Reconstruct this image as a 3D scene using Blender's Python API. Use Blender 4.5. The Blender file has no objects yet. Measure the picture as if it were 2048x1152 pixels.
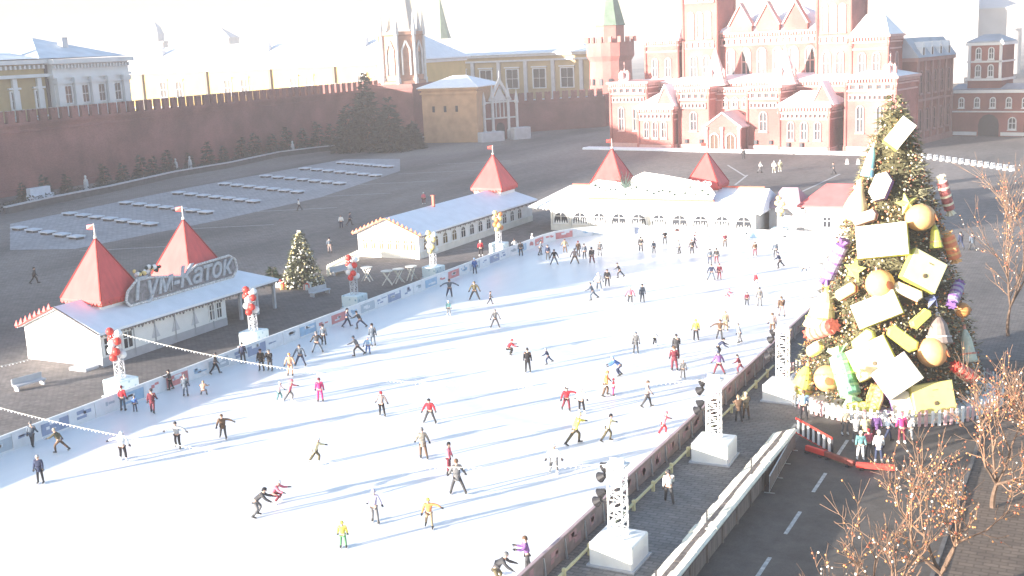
import bpy, math, random
from mathutils import Vector, Matrix
SC = bpy.context.scene
COL = SC.collection
RND = random.Random(11)
rad = math.radians

# ---------------------------------------------------------------- camera, sky, sun, exposure
F = 2325.0; AZ = rad(27.83); TILT = rad(11.79); ROLL = rad(-2.617); CAMH = 25.0
def _axes():
    f = Vector((-math.sin(AZ)*math.cos(TILT), math.cos(AZ)*math.cos(TILT), -math.sin(TILT)))
    u0 = Vector((-math.sin(AZ)*math.sin(TILT), math.cos(AZ)*math.sin(TILT), math.cos(TILT)))
    r0 = Vector((math.cos(AZ), math.sin(AZ), 0))
    c, s = math.cos(ROLL), math.sin(ROLL)
    return f, c*r0+s*u0, c*u0-s*r0
FW, RT, UP = _axes()
cam = bpy.data.cameras.new('camera'); cam.sensor_width = 36; cam.lens = F/2048*36
cam.clip_start = .5; cam.clip_end = 6000
camo = bpy.data.objects.new('camera', cam); COL.objects.link(camo)
M = Matrix((RT, UP, -FW)).transposed().to_4x4(); M.translation = (0, 0, CAMH)
camo.matrix_world = M; SC.camera = camo

SUN_EL = rad(7.5); SUN_AZ = rad(215)          # clockwise from +Y
w = bpy.data.worlds.new('World'); SC.world = w; w.use_nodes = True
nt = w.node_tree; bg = nt.nodes['Background']
sky = nt.nodes.new('ShaderNodeTexSky'); sky.sky_type = 'NISHITA'; sky.sun_disc = False
sky.sun_elevation = SUN_EL; sky.sun_rotation = SUN_AZ; sky.air_density = 1.0; sky.dust_density = 1.6; sky.ozone_density = 2.2
nt.links.new(sky.outputs[0], bg.inputs[0]); bg.inputs[1].default_value = 0.115
sl = bpy.data.lights.new('sun', 'SUN'); sl.energy = 5.0; sl.angle = rad(.5); sl.color = (1, .915, .82)
slo = bpy.data.objects.new('sun', sl); COL.objects.link(slo)
ldir = Vector((math.sin(rad(35))*math.cos(SUN_EL), math.cos(rad(35))*math.cos(SUN_EL), -math.sin(SUN_EL)))
slo.rotation_euler = ldir.to_track_quat('-Z', 'Y').to_euler(); slo.location = (-60, -60, 90)
SC.view_settings.view_transform = 'Standard'; SC.view_settings.look = 'None'
SC.view_settings.exposure = 2.22; SC.view_settings.gamma = 1

def ray(px, py): return FW + (px-1024)/F*RT + (576-py)/F*UP
def at(px, py, z=0.0):
    d = ray(px, py); t = (z-CAMH)/d.z
    return Vector((d.x*t, d.y*t, z))
def heading(deg):
    """0 = to the right as seen, 90 = away from the viewer, 180 = left, 270 = towards the viewer"""
    return AZ + rad(deg)

# ---------------------------------------------------------------- haze
def haze_box(x0, x1, y0, y1, z0, z1, density):
    me = bpy.data.meshes.new('haze')
    me.from_pydata([(x0,y0,z0),(x1,y0,z0),(x1,y1,z0),(x0,y1,z0),(x0,y0,z1),(x1,y0,z1),(x1,y1,z1),(x0,y1,z1)], [], [(3,2,1,0),(4,5,6,7),(0,1,5,4),(1,2,6,5),(2,3,7,6),(3,0,4,7)])
    m = bpy.data.materials.new('haze'); m.use_nodes = True; n = m.node_tree.nodes; n.remove(n['Principled BSDF'])
    v = n.new('ShaderNodeVolumePrincipled'); v.inputs['Color'].default_value = (1, .945, .965, 1); v.inputs['Density'].default_value = density; v.inputs['Anisotropy'].default_value = .0
    m.node_tree.links.new(v.outputs[0], n['Material Output'].inputs['Volume']); me.materials.append(m)
    o = bpy.data.objects.new('haze', me); COL.objects.link(o); o['kind'] = 'stuff'
    o['label'] = 'thin pale winter haze over the whole square'; o['category'] = 'haze'; return o
haze_box(-3050, 3050, -650, 4250, -1, 66, .0004)

# ---------------------------------------------------------------- materials
MATS = {}
def mat(name, col, rough=.8, var=.12, scale=1.5, bump=0., spec=.3, metal=0., emit=0., streak=None, alpha=1.):
    if name in MATS: return MATS[name]
    m = bpy.data.materials.new(name); m.use_nodes = True; MATS[name] = m
    n = m.node_tree.nodes; l = m.node_tree.links; b = n['Principled BSDF']
    b.inputs['Roughness'].default_value = rough; b.inputs['Metallic'].default_value = metal
    b.inputs['Specular IOR Level'].default_value = spec
    tc = n.new('ShaderNodeTexCoord'); no = n.new('ShaderNodeTexNoise')
    no.inputs['Scale'].default_value = scale; no.inputs['Detail'].default_value = 6
    src = tc.outputs['Object']
    if streak:
        mp = n.new('ShaderNodeMapping'); mp.inputs['Scale'].default_value = streak
        l.new(src, mp.inputs[0]); src = mp.outputs[0]
    l.new(src, no.inputs['Vector'])
    cr = n.new('ShaderNodeValToRGB'); cr.color_ramp.elements[0].position = .3; cr.color_ramp.elements[1].position = .7
    cr.color_ramp.elements[0].color = (*[c*(1-var) for c in col], 1)
    cr.color_ramp.elements[1].color = (*[min(1, c*(1+var)) for c in col], 1)
    l.new(no.outputs['Fac'], cr.inputs[0]); l.new(cr.outputs[0], b.inputs['Base Color'])
    if bump:
        bp = n.new('ShaderNodeBump'); bp.inputs['Strength'].default_value = bump; bp.inputs['Distance'].default_value = .05
        l.new(no.outputs['Fac'], bp.inputs['Height']); l.new(bp.outputs[0], b.inputs['Normal'])
    if emit:
        b.inputs['Emission Color'].default_value = (*col, 1); b.inputs['Emission Strength'].default_value = emit
    return m

def brickmat(name, col, mortar, scale=3., rough=.9, var=.25):
    m = bpy.data.materials.new(name); m.use_nodes = True; MATS[name] = m
    n = m.node_tree.nodes; l = m.node_tree.links; b = n['Principled BSDF']
    b.inputs['Roughness'].default_value = rough; b.inputs['Specular IOR Level'].default_value = .2
    tc = n.new('ShaderNodeTexCoord'); sp = n.new('ShaderNodeSeparateXYZ'); cb = n.new('ShaderNodeCombineXYZ')
    ad = n.new('ShaderNodeMath'); ad.operation = 'ADD'
    l.new(tc.outputs['Object'], sp.inputs[0]); l.new(sp.outputs[0], ad.inputs[0]); l.new(sp.outputs[1], ad.inputs[1])
    l.new(ad.outputs[0], cb.inputs[0]); l.new(sp.outputs[2], cb.inputs[1])
    br = n.new('ShaderNodeTexBrick'); br.inputs['Scale'].default_value = scale; br.inputs['Mortar Size'].default_value = .015
    br.inputs['Color1'].default_value = (*[c*(1-var*.5) for c in col], 1); br.inputs['Color2'].default_value = (*[c*(1+var*.5) for c in col], 1)
    br.inputs['Mortar'].default_value = (*mortar, 1); l.new(cb.outputs[0], br.inputs['Vector'])
    no = n.new('ShaderNodeTexNoise'); no.inputs['Scale'].default_value = .13; no.inputs['Detail'].default_value = 8
    l.new(tc.outputs['Object'], no.inputs['Vector'])
    cr = n.new('ShaderNodeValToRGB'); cr.color_ramp.elements[0].position = .35; cr.color_ramp.elements[1].position = .68
    cr.color_ramp.elements[0].color = (.62, .62, .64, 1); cr.color_ramp.elements[1].color = (1.15, 1.1, 1.08, 1)
    l.new(no.outputs['Fac'], cr.inputs[0])
    mx = n.new('ShaderNodeMix'); mx.data_type = 'RGBA'; mx.blend_type = 'MULTIPLY'; mx.inputs[0].default_value = 1
    l.new(br.outputs[0], mx.inputs[6]); l.new(cr.outputs[0], mx.inputs[7]); l.new(mx.outputs[2], b.inputs['Base Color'])
    return m

def groundmat(name, ca, cb_, cell, rough=.85):
    """setts: voronoi-free brick pattern, broad worn patches with painted light and shade bands, fine grain"""
    m = bpy.data.materials.new(name); m.use_nodes = True; MATS[name] = m
    n = m.node_tree.nodes; l = m.node_tree.links; b = n['Principled BSDF']
    b.inputs['Roughness'].default_value = rough; b.inputs['Specular IOR Level'].default_value = .25
    tc = n.new('ShaderNodeTexCoord')
    a = n.new('ShaderNodeTexNoise'); a.inputs['Scale'].default_value = .035; a.inputs['Detail'].default_value = 9
    mp = n.new('ShaderNodeMapping'); mp.inputs['Scale'].default_value = (1.6, .5, 1)  # stretches the patches into painted lit and unlit bands along the wall
    l.new(tc.outputs['Object'], mp.inputs[0]); l.new(mp.outputs[0], a.inputs['Vector'])
    c = n.new('ShaderNodeValToRGB'); c.color_ramp.elements[0].position = .36; c.color_ramp.elements[1].position = .66
    c.color_ramp.elements[0].color = (*ca, 1); c.color_ramp.elements[1].color = (*cb_, 1)
    l.new(a.outputs['Fac'], c.inputs[0])
    br = n.new('ShaderNodeTexBrick'); br.inputs['Scale'].default_value = cell; br.inputs['Mortar Size'].default_value = .03
    br.inputs['Color1'].default_value = (.82, .82, .82, 1); br.inputs['Color2'].default_value = (1.12, 1.1, 1.08, 1); br.inputs['Mortar'].default_value = (.6, .6, .6, 1)
    l.new(tc.outputs['Object'], br.inputs['Vector'])
    mx = n.new('ShaderNodeMix'); mx.data_type = 'RGBA'; mx.blend_type = 'MULTIPLY'; mx.inputs[0].default_value = .8
    l.new(c.outputs[0], mx.inputs[6]); l.new(br.outputs[0], mx.inputs[7])
    g = n.new('ShaderNodeTexNoise'); g.inputs['Scale'].default_value = .9; g.inputs['Detail'].default_value = 10; g.inputs['Roughness'].default_value = .7
    l.new(tc.outputs['Object'], g.inputs['Vector'])
    c2 = n.new('ShaderNodeValToRGB'); c2.color_ramp.elements[0].position = .33; c2.color_ramp.elements[1].position = .7
    c2.color_ramp.elements[0].color = (.72, .72, .72, 1); c2.color_ramp.elements[1].color = (1.2, 1.2, 1.2, 1); l.new(g.outputs['Fac'], c2.inputs[0])
    m2 = n.new('ShaderNodeMix'); m2.data_type = 'RGBA'; m2.blend_type = 'MULTIPLY'; m2.inputs[0].default_value = .9
    l.new(mx.outputs[2], m2.inputs[6]); l.new(c2.outputs[0], m2.inputs[7]); l.new(m2.outputs[2], b.inputs['Base Color'])
    return m

paving = groundmat('paving', (.14, .129, .124), (.30, .264, .243), .9)
asphalt = groundmat('asphalt', (.10, .089, .08), (.165, .147, .132), 7)
pathm = groundmat('path_stone', (.185, .178, .172), (.28, .268, .258), .8)
terrace = groundmat('terrace_stone', (.34, .335, .35), (.46, .455, .475), .5)
ice = mat('ice', (.87, .85, .84), .35, .05, .25, spec=.4, streak=(1.6, .3, 1))
snow = mat('snow', (.82, .84, .88), .75, .05, .8, bump=.3)
white = mat('white_paint', (.80, .80, .79), .5, .05, 1.2)
offwhite = mat('cream_paint', (.72, .69, .62), .6, .08, 1.0)
palegrey = mat('pale_grey', (.5, .5, .52), .7, .1, 1.)
red = mat('red_tent', (.64, .09, .085), .55, .12, .6, streak=(3, 3, .4))
redp = mat('red_paint', (.65, .05, .04), .45, .08, 2)
black = mat('black_metal', (.03, .03, .035), .5, .1, 3)
dark = mat('dark_glass_and_shade', (.035, .04, .05), .15, .2, 1.5, spec=.6)  # window glass; also painted shade filling niches and arch openings
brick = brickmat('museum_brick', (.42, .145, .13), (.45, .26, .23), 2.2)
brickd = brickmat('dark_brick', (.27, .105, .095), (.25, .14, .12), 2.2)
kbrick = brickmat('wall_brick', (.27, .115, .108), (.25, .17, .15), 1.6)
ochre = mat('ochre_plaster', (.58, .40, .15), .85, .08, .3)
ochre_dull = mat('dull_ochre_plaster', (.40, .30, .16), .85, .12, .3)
whitep = mat('white_plaster', (.68, .68, .68), .85, .06, .4)
gothic = mat('white_stone', (.6, .59, .58), .8, .1, .8)
green_roof = mat('green_roof', (.14, .20, .15), .6, .2, .5)
slate = mat('grey_roof', (.3, .34, .40), .6, .15, .4)
fir = [mat('fir_dark', (.022, .045, .03), .8, .3, 2), mat('fir_mid', (.04, .065, .035), .8, .3, 2), mat('fir_light', (.075, .085, .045), .8, .3, 2)]
bfir = [mat('blue_fir_dark', (.02, .038, .035), .85, .3, 2), mat('blue_fir_mid', (.035, .055, .05), .85, .3, 2), mat('blue_fir_light', (.05, .075, .065), .85, .3, 2)]
bark = mat('bark', (.13, .085, .06), .9, .3, 4)
twig = mat('twig', (.19, .115, .075), .9, .3, 4)
bulb_gold = mat('gold_bulb', (.58, .27, .09), .3, .2, 3, spec=.6)
bulb_red = mat('red_bulb', (.50, .13, .06), .3, .2, 3, spec=.6)
bulb_white = mat('white_bulb', (.85, .80, .68), .3, .1, 3, spec=.6)
steel = mat('steel', (.55, .55, .55), .4, .1, 3, metal=.6)
skin = mat('skin', (.56, .36, .28), .6, .08, 6)

# ---------------------------------------------------------------- mesh builder
class MB:
    def __init__(s): s.v = []; s.f = []; s.m = []
    def add(s, vs, fs, mi=0):
        o = len(s.v); s.v += [tuple(x) for x in vs]
        for f in fs: s.f.append([i+o for i in f]); s.m.append(mi)
    def box(s, x0, x1, y0, y1, z0, z1, mi=0):
        s.add([(x0,y0,z0),(x1,y0,z0),(x1,y1,z0),(x0,y1,z0),(x0,y0,z1),(x1,y0,z1),(x1,y1,z1),(x0,y1,z1)],
              [(3,2,1,0),(4,5,6,7),(0,1,5,4),(1,2,6,5),(2,3,7,6),(3,0,4,7)], mi)
    def bev(s, x0, x1, y0, y1, z0, z1, c, mi=0):
        """box with chamfered vertical and top edges"""
        def ring(i, z): return [(x0+c,y0+i,z),(x1-c,y0+i,z),(x1-i,y0+c,z),(x1-i,y1-c,z),(x1-c,y1-i,z),(x0+c,y1-i,z),(x0+i,y1-c,z),(x0+i,y0+c,z)]
        r = [ring(0, z0), ring(0, z1-c), ring(c*.9, z1)]
        vs = r[0]+r[1]+r[2]; fs = [tuple(range(7,-1,-1)), tuple(range(16,24))]
        for k in (0, 1):
            for i in range(8): j = (i+1) % 8; fs.append((k*8+i, k*8+j, k*8+8+j, k*8+8+i))
        s.add(vs, fs, mi)
    def tube(s, p0, p1, r0, r1=None, n=6, mi=0, caps=True):
        r1 = r0 if r1 is None else r1
        p0 = Vector(p0); p1 = Vector(p1); d = (p1-p0)
        if d.length < 1e-6: return
        d.normalize(); a = d.orthogonal().normalized(); b = d.cross(a)
        vs = []
        for p, r in ((p0, r0), (p1, r1)):
            for i in range(n):
                t = 2*math.pi*i/n; vs.append(p+a*(r*math.cos(t))+b*(r*math.sin(t)))
        fs = [(i, (i+1) % n, n+(i+1) % n, n+i) for i in range(n)]
        if caps: fs += [tuple(range(n-1,-1,-1)), tuple(range(n, 2*n))]
        s.add(vs, fs, mi)
    def bar(s, p0, p1, w, h, mi=0, up=(0,0,1)):
        """rectangular bar between two points"""
        p0 = Vector(p0); p1 = Vector(p1); d = (p1-p0).normalized(); a = d.cross(Vector(up))
        if a.length < 1e-4: a = Vector((1,0,0))
        a.normalize(); b = a.cross(d); a = a*w/2; b = b*h/2
        s.add([p0-a-b,p0+a-b,p0+a+b,p0-a+b,p1-a-b,p1+a-b,p1+a+b,p1-a+b],
              [(3,2,1,0),(4,5,6,7),(0,1,5,4),(1,2,6,5),(2,3,7,6),(3,0,4,7)], mi)
    def lathe(s, prof, c=(0,0,0), n=16, mi=0, a0=0., sx=1, sy=1):
        vs = []
        for r, z in prof:
            for i in range(n):
                t = a0+2*math.pi*i/n; vs.append((c[0]+r*math.cos(t)*sx, c[1]+r*math.sin(t)*sy, c[2]+z))
        fs = []
        for k in range(len(prof)-1):
            for i in range(n):
                j = (i+1) % n; fs.append((k*n+i, k*n+j, (k+1)*n+j, (k+1)*n+i))
        fs.append(tuple(range(n-1,-1,-1))); fs.append(tuple(range((len(prof)-1)*n, len(prof)*n)))
        s.add(vs, fs, mi)
    def ball(s, c, r, n=12, k=8, mi=0, sz=1.):
        s.lathe([(max(.001, r*math.sin(math.pi*i/k)), -r*sz*math.cos(math.pi*i/k)) for i in range(k+1)], c, n, mi)
    def prism(s, pts, y0, y1, mi=0, axis='y'):
        """pts (a,z) outline in the xz plane pushed along y (or in yz pushed along x, or xy along z)"""
        n = len(pts)
        if axis == 'y': vs = [(a, y0, z) for a, z in pts]+[(a, y1, z) for a, z in pts]
        elif axis == 'x': vs = [(y0, a, z) for a, z in pts]+[(y1, a, z) for a, z in pts]
        else: vs = [(a, b, y0) for a, b in pts]+[(a, b, y1) for a, b in pts]
        fs = [tuple(range(n-1,-1,-1)), tuple(range(n, 2*n))]+[(i, (i+1) % n, n+(i+1) % n, n+i) for i in range(n)]
        s.add(vs, fs, mi)
    def pyr(s, x0, x1, y0, y1, z0, z1, mi=0, tx=None, ty=None):
        cx = (x0+x1)/2 if tx is None else tx; cy = (y0+y1)/2 if ty is None else ty
        s.add([(x0,y0,z0),(x1,y0,z0),(x1,y1,z0),(x0,y1,z0),(cx,cy,z1)], [(3,2,1,0),(0,1,4),(1,2,4),(2,3,4),(3,0,4)], mi)
    def hip(s, x0, x1, y0, y1, z0, z1, rx0, rx1, mi=0, t=.25):
        """hipped roof with the ridge along x from rx0 to rx1, t thick eaves"""
        cy = (y0+y1)/2; za = z0-t
        s.add([(x0,y0,za),(x1,y0,za),(x1,y1,za),(x0,y1,za),(x0,y0,z0),(x1,y0,z0),(x1,y1,z0),(x0,y1,z0),(rx0,cy,z1),(rx1,cy,z1)],
              [(3,2,1,0),(0,1,5,4),(1,2,6,5),(2,3,7,6),(3,0,4,7),(4,5,9,8),(5,6,9),(6,7,8,9),(7,4,8)], mi)
    def build(s, name, mats, parent=None, smooth=False):
        me = bpy.data.meshes.new(name); me.from_pydata(s.v, [], s.f)
        for m in (mats if isinstance(mats, (list, tuple)) else [mats]): me.materials.append(m)
        me.polygons.foreach_set('material_index', s.m)
        if smooth: me.polygons.foreach_set('use_smooth', [True]*len(s.f))
        me.update()
        return link(name, me, parent)
def link(name, me, parent=None):
    o = bpy.data.objects.new(name, me); COL.objects.link(o)
    if parent: o.parent = parent
    return o
def tag(o, label, cat, group=None, kind=None):
    o['label'] = label; o['category'] = cat
    if group: o['group'] = group
    if kind: o['kind'] = kind
    return o
def thing(name, label, cat, loc=(0,0,0), rz=0., group=None):
    o = bpy.data.objects.new(name, None); COL.objects.link(o); o.location = loc; o.rotation_euler = (0, 0, rz)
    o.empty_display_size = .3
    return tag(o, label, cat, group)
def struct(o):
    o['kind'] = 'structure'; return o
def dup(root, loc=None, rz=None, label=None, group=None):
    r = root.copy(); COL.objects.link(r)
    if loc is not None: r.location = loc
    if rz is not None: r.rotation_euler = (0, 0, rz)
    if label: r['label'] = label
    if group: r['group'] = group
    for ch in root.children:
        c = ch.copy(); COL.objects.link(c); c.parent = r
        for g in ch.children:
            d = g.copy(); COL.objects.link(d); d.parent = c
    return r
def rod(name, o, pos=None): pass

# ================================================================ SETTING
def sheet(name, pts, z, m, sub=1):
    b = MB(); b.add([(x, y, z) for x, y in pts], [tuple(range(len(pts)))]); return struct(b.build(name, m))
sheet('ground', [(-3000,-600),(3000,-600),(3000,4200),(-3000,4200)], 0, paving)
sheet('road', [(-16.9,20),(14,20),(14,97),(-16.9,90)], .004, asphalt)
sheet('walkway', [(-22.9,20),(-17.7,20),(-17.7,130),(-22.9,130)], .004, pathm)
sheet('pavement', [(-6.6,20),(6,20),(6,92),(-6.6,92)], .008, groundmat('pavement_brown', (.16, .125, .10), (.24, .185, .145), .7))
b = MB()
y = 24.0
while y < 72:
    b.box(-14.12, -13.92, y+.9, y+4.0, .005, .010); y += 6.05
struct(b.build('lane_marking', mat('lane_paint', (.45, .45, .43), .8, .35, 3)))
# rink outline
def rink_outline(inset=0., n=8):
    xl, xr, yn, yf, r = -64.5+inset, -23.3-inset, 24+inset, 140.2-inset, 9.0-inset
    pts = []
    for cx, cy, a0 in ((xr-r, yn+r, -90), (xr-r, yf-r, 0), (xl+r, yf-r, 90), (xl+r, yn+r, 180)):
        for i in range(n+1):
            a = rad(a0+90*i/n); pts.append((cx+r*math.cos(a), cy+r*math.sin(a)))
    return pts
b = MB(); o = rink_outline(.05); n_ = len(o)
b.add([(x, y, .05) for x, y in o]+[(x, y, 0.0) for x, y in o], [tuple(range(n_))]+[(i, n_+i, n_+(i+1) % n_, (i+1) % n_) for i in range(n_)])
struct(b.build('ice_sheet', ice))
# painted parade lines on the square
b = MB()
lp = mat('parade_paint', (.42, .42, .42), .8, .3, 2)
for a, c in (((1600,385),(1680,348)),((1855,395),(1892,357)),((1455,330),(1490,352)),((1470,370),(1495,350))):
    p = at(*a); q = at(*c); b.bar((p.x,p.y,.006), (q.x,q.y,.006), .35, .006)
for k in range(7):
    p = Vector((-126-1.2*k, 112+18*k, .006)); b.bar(p, p+Vector((14, 8, 0)), .25, .006)
struct(b.build('square_marking', lp))
# stone terrace by the wall
tp = [at(a, c) for a, c in ((20,500),(150,498),(440,440),(640,395),(800,342),(800,318),(690,318),(380,375),(20,448))]
sheet('terrace', [(p.x, p.y) for p in tp], .012, terrace)
# lit kerb of the walkway
b = MB(); b.box(-17.75, -17.55, 20, 72, .0, .12); b.box(-6.7, -6.5, 20, 92, .0, .13, 1)
struct(b.build('kerb', [mat('kerb_stone', (.32, .31, .3), .8, .15, 2), mat('dark_kerb', (.14, .13, .125), .8, .2, 2)]))

# ================================================================ BUILDINGS
def arch_pts(u, w_, z0, z1, n=6):
    """round-headed outline"""
    r = w_/2; pts = [(u-r, z0), (u+r, z0)]
    for i in range(n+1):
        a = math.pi*i/n; pts.append((u+r*math.cos(a), z1-r+r*math.sin(a)))
    return pts
def arch_window(parent, u, y, z0, z1, w_, frame, face=-1, name='window', fw=.22, axis='y'):
    """moulded frame with sill and dark pane, standing on a wall at plane y facing -y (axis y) or +x (axis x)"""
    b = MB(); d = .22*face; o = arch_pts(u, w_+2*fw, z0-fw, z1+fw); i_ = arch_pts(u, w_, z0, z1)
    n = len(o)
    def P(a, z, q): return (a, q, z) if axis == 'y' else (q, a, z)
    vs = [P(a, z, y+d) for a, z in o]+[P(a, z, y+d) for a, z in i_]+[P(a, z, y) for a, z in o]+[P(a, z, y+d*.1) for a, z in i_]
    fs = []
    for k in range(n):
        j = (k+1) % n
        fs += [(k, j, n+j, n+k), (k, 2*n+k, 2*n+j, j), (n+k, n+j, 3*n+j, 3*n+k)]
    b.add(vs, fs, 0)
    b.add([P(a, z, y+d*.12) for a, z in i_], [tuple(range(n))], 1)
    zc = (z0+z1)/2; hw = w_*.04+.03
    for (a0, a1, q0, q1) in ((u-hw, u+hw, z0, z1-.05), (u-w_/2, u+w_/2, zc-hw, zc+hw)):
        if axis == 'y': b.box(a0, a1, min(y+d*.14, y+d*.45), max(y+d*.14, y+d*.45), q0, q1, 0)
        else: b.box(min(y+d*.14, y+d*.45), max(y+d*.14, y+d*.45), a0, a1, q0, q1, 0)
    if axis == 'y': b.box(u-w_/2-fw-.1, u+w_/2+fw+.1, min(y, y+d*1.9), max(y, y+d*1.9), z0-fw-.22, z0-fw-.02, 0)
    else: b.box(min(y, y+d*1.9), max(y, y+d*1.9), u-w_/2-fw-.1, u+w_/2+fw+.1, z0-fw-.22, z0-fw-.02, 0)
    return b.build(name, [frame, dark], parent)

# ---- history museum
A = Vector((-107.7, 262.0, 0)); mrot = math.atan2(-11.5, 65.5)
mus = thing('brick_museum', 'ornate red brick museum with paired towers and tent roofs closing the square', 'museum', A, mrot)
mtrim = mat('museum_trim', (.60, .35, .325), .85, .1, 1.5)
def block(name, u0, u1, y0, y1, z0, z1, cornice=True, plinth=True, m=brick, corner=True, parent=mus):
    b = MB(); b.box(u0, u1, y0, y1, z0, z1)
    if corner:
        for u in (u0, u1):
            for y in (y0, y1):
                b.lathe([(.48, z0), (.48, z0+1), (.36, z0+1.1), (.36, z1-2.2), (.5, z1-2.0), (.5, z1-.02)], (u, y, 0), 8)
    if cornice:
        b.box(u0-.25, u1+.25, y0-.25, y1+.25, z1-2.9, z1-2.6, 1)
        b.box(u0-.4, u1+.4, y0-.4, y1+.4, z1-1.5, z1-1.2, 1)
        b.box(u0-.7, u1+.7, y0-.7, y1+.7, z1-.35, z1+.12, 1)
        n = int((u1-u0)/.62)
        for k in range(n):                                   # corbel table
            c = u0+(k+.5)*(u1-u0)/n; b.box(c-.17, c+.17, y0-.55, y0-.1, z1-.95, z1-.4, 1)
        n = int((y1-y0)/.8)
        for k in range(n):
            c = y0+(k+.5)*(y1-y0)/n
            b.box(u1+.1, u1+.55, c-.2, c+.2, z1-.95, z1-.4, 1); b.box(u0-.55, u0-.1, c-.2, c+.2, z1-.95, z1-.4, 1)
    if plinth: b.box(u0-.35, u1+.35, y0-.35, y1+.35, z0, z0+.9, 1)
    return b.build(name, [m, mtrim], parent)
def niches(u0, u1, y, z, h, n, name='arcade'):
    b = MB(); s = (u1-u0)/n
    for k in range(n):
        c = u0+(k+.5)*s; o = arch_pts(c, s*.5, z, z+h)
        b.add([(a, y-.05, zz) for a, zz in o], [tuple(range(len(o)))], 1)  # flat dark fill painted for the shade inside each niche
        b.box(c-s*.5, c-s*.3, y-.3, y, z-.15, z+h+.1, 0); b.box(c+s*.3, c+s*.5, y-.3, y, z-.15, z+h+.1, 0)
    b.box(u0, u1, y-.42, y, z+h+.1, z+h+.35, 0); b.box(u0, u1, y-.42, y, z-.4, z-.15, 0)
    return b.build(name, [mtrim, dark], mus)
def tent(u, y, z0, z1, r, mroof, n=8, name='tent_roof'):
    b = MB(); b.lathe([(r*1.12, z0-.3), (r*1.12, z0), (r, z0+.15), (r*.12, z1-.9), (.06, z1)], (u, y, 0), n, 0, math.pi/8)
    for q in range(4):                                        # dormers
        a = q*math.pi/2-math.pi/2; rr = r*.72; zz = z0+(z1-z0)*.2
        b.pyr(u+rr*math.cos(a)-.5, u+rr*math.cos(a)+.5, y+rr*math.sin(a)-.5, y+rr*math.sin(a)+.5, zz+.9, zz+1.9, 1)
        b.box(u+rr*math.cos(a)-.42, u+rr*math.cos(a)+.42, y+rr*math.sin(a)-.42, y+rr*math.sin(a)+.42, zz-.4, zz+.9, 1)
    b.lathe([(.03, z1), (.05, z1+.9), (.16, z1+1.1), (.02, z1+1.6)], (u, y, 0), 6, 1)
    return b.build(name, [mroof, mtrim], mus)
pinkroof = mat('snowy_pink_roof', (.66, .60, .60), .8, .15, .5)
block('main_wall', 1.5, 58, 5, 30, 0, 14.6)
block('corner_tower', -1, 9.0, -1, 12, 0, 15.2); block('corner_tower', 57.3, 67.8, -1, 12, 0, 15.2)
block('gate_tower', 18.2, 25.8, -2.2, 8, 0, 13.8); block('gate_tower', 35.4, 43.0, -2.2, 8, 0, 13.8)
block('tall_tower', 13.4, 22.2, 9, 18, 12, 40); block('tall_tower', 46.6, 54.2, 9, 18, 12, 40)
block('upper_wall', 21.5, 47.5, 11, 26, 14, 25.5)
block('side_block', 3.6, 12.4, 8, 22, 14, 24.6); block('side_block', 56.4, 64.2, 4, 12, 14, 23.6)
block('front_hall', 8.6, 17.6, -4.2, 6, 0, 9.4); block('front_hall', 43.9, 55.0, -4.2, 6, 0, 9.6)
block('centre_wall', 25.8, 35.4, 1.5, 8, 0, 13.4, corner=False)
# porch with gable and doors
b = MB(); b.box(27, 35.2, -5.5, 1.4, 0, 5.2); b.prism([(26.6, 5.2), (35.6, 5.2), (31.1, 8.2)], -5.8, 1.4, 0)
b.prism([(26.2, 5.25), (31.1, 8.55), (31.1, 8.2), (26.6, 5.0)], -6.1, 1.2, 2); b.prism([(31.1, 8.2), (31.1, 8.55), (36, 5.25), (35.6, 5.0)], -6.1, 1.2, 2)
for u in (27.1, 30.9, 35.1): b.lathe([(.55, 0), (.55, .8), (.38, 1), (.38, 4.4), (.55, 4.7), (.55, 5.2)], (u, -5.6, 0), 8, 1)
porch = b.build('porch', [brick, mtrim, pinkroof], mus)
for u in (29.0, 33.0):
    b = MB(); o = arch_pts(u, 1.9, .05, 3.6); b.add([(a, -5.56, z) for a, z in o], [tuple(range(len(o)))], 0)
    o2 = arch_pts(u, 2.5, .05, 3.95)
    n = len(o); b.add([(a, -5.75, z) for a, z in o2]+[(a, -5.75, z) for a, z in o], [(k, (k+1) % n, n+(k+1) % n, n+k) for k in range(n)], 1)
    b.box(u-.05, u+.05, -5.66, -5.58, .05, 3.4, 1); b.build('door', [mat('oak_door', (.07, .035, .02), .6, .2, 2), mtrim], porch)
for u0, u1, y, zt in ((-1, 9, -1, 15.2), (57.3, 67.8, -1, 15.2), (18.2, 25.8, -2.2, 13.8), (35.4, 43, -2.2, 13.8)):
    niches(u0+.6, u1-.6, y, zt-2.3, .75, 4 if u1-u0 < 8 else 5); niches(u0+.6, u1-.6, y, zt-4.4, .6, 7 if u1-u0 < 8 else 9)
for u0, u1, y, zt in ((13.6, 22, 9, 22.6), (46.8, 54, 9, 22.6), (13.6, 22, 9, 33), (46.8, 54, 9, 33)): niches(u0+.4, u1-.4, y, zt, .9, 5)
niches(22.4, 46.4, 11, 22.9, .9, 16); niches(9, 17.4, -4.2, 7.2, .5, 8); niches(44.4, 54.6, -4.2, 7.3, .5, 10)
tent(24.4, 4, 14.2, 22.4, 2.9, pinkroof); tent(41.4, 4, 14.2, 22.4, 2.9, pinkroof)
tent(17.8, 13.5, 40, 56, 4.6, pinkroof); tent(50.4, 13.5, 40, 56, 4.4, pinkroof)
for u, y in ((1.2, 2), (65.5, 2)): tent(u, y, 15.5, 18.3, 1.3, pinkroof)
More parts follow.
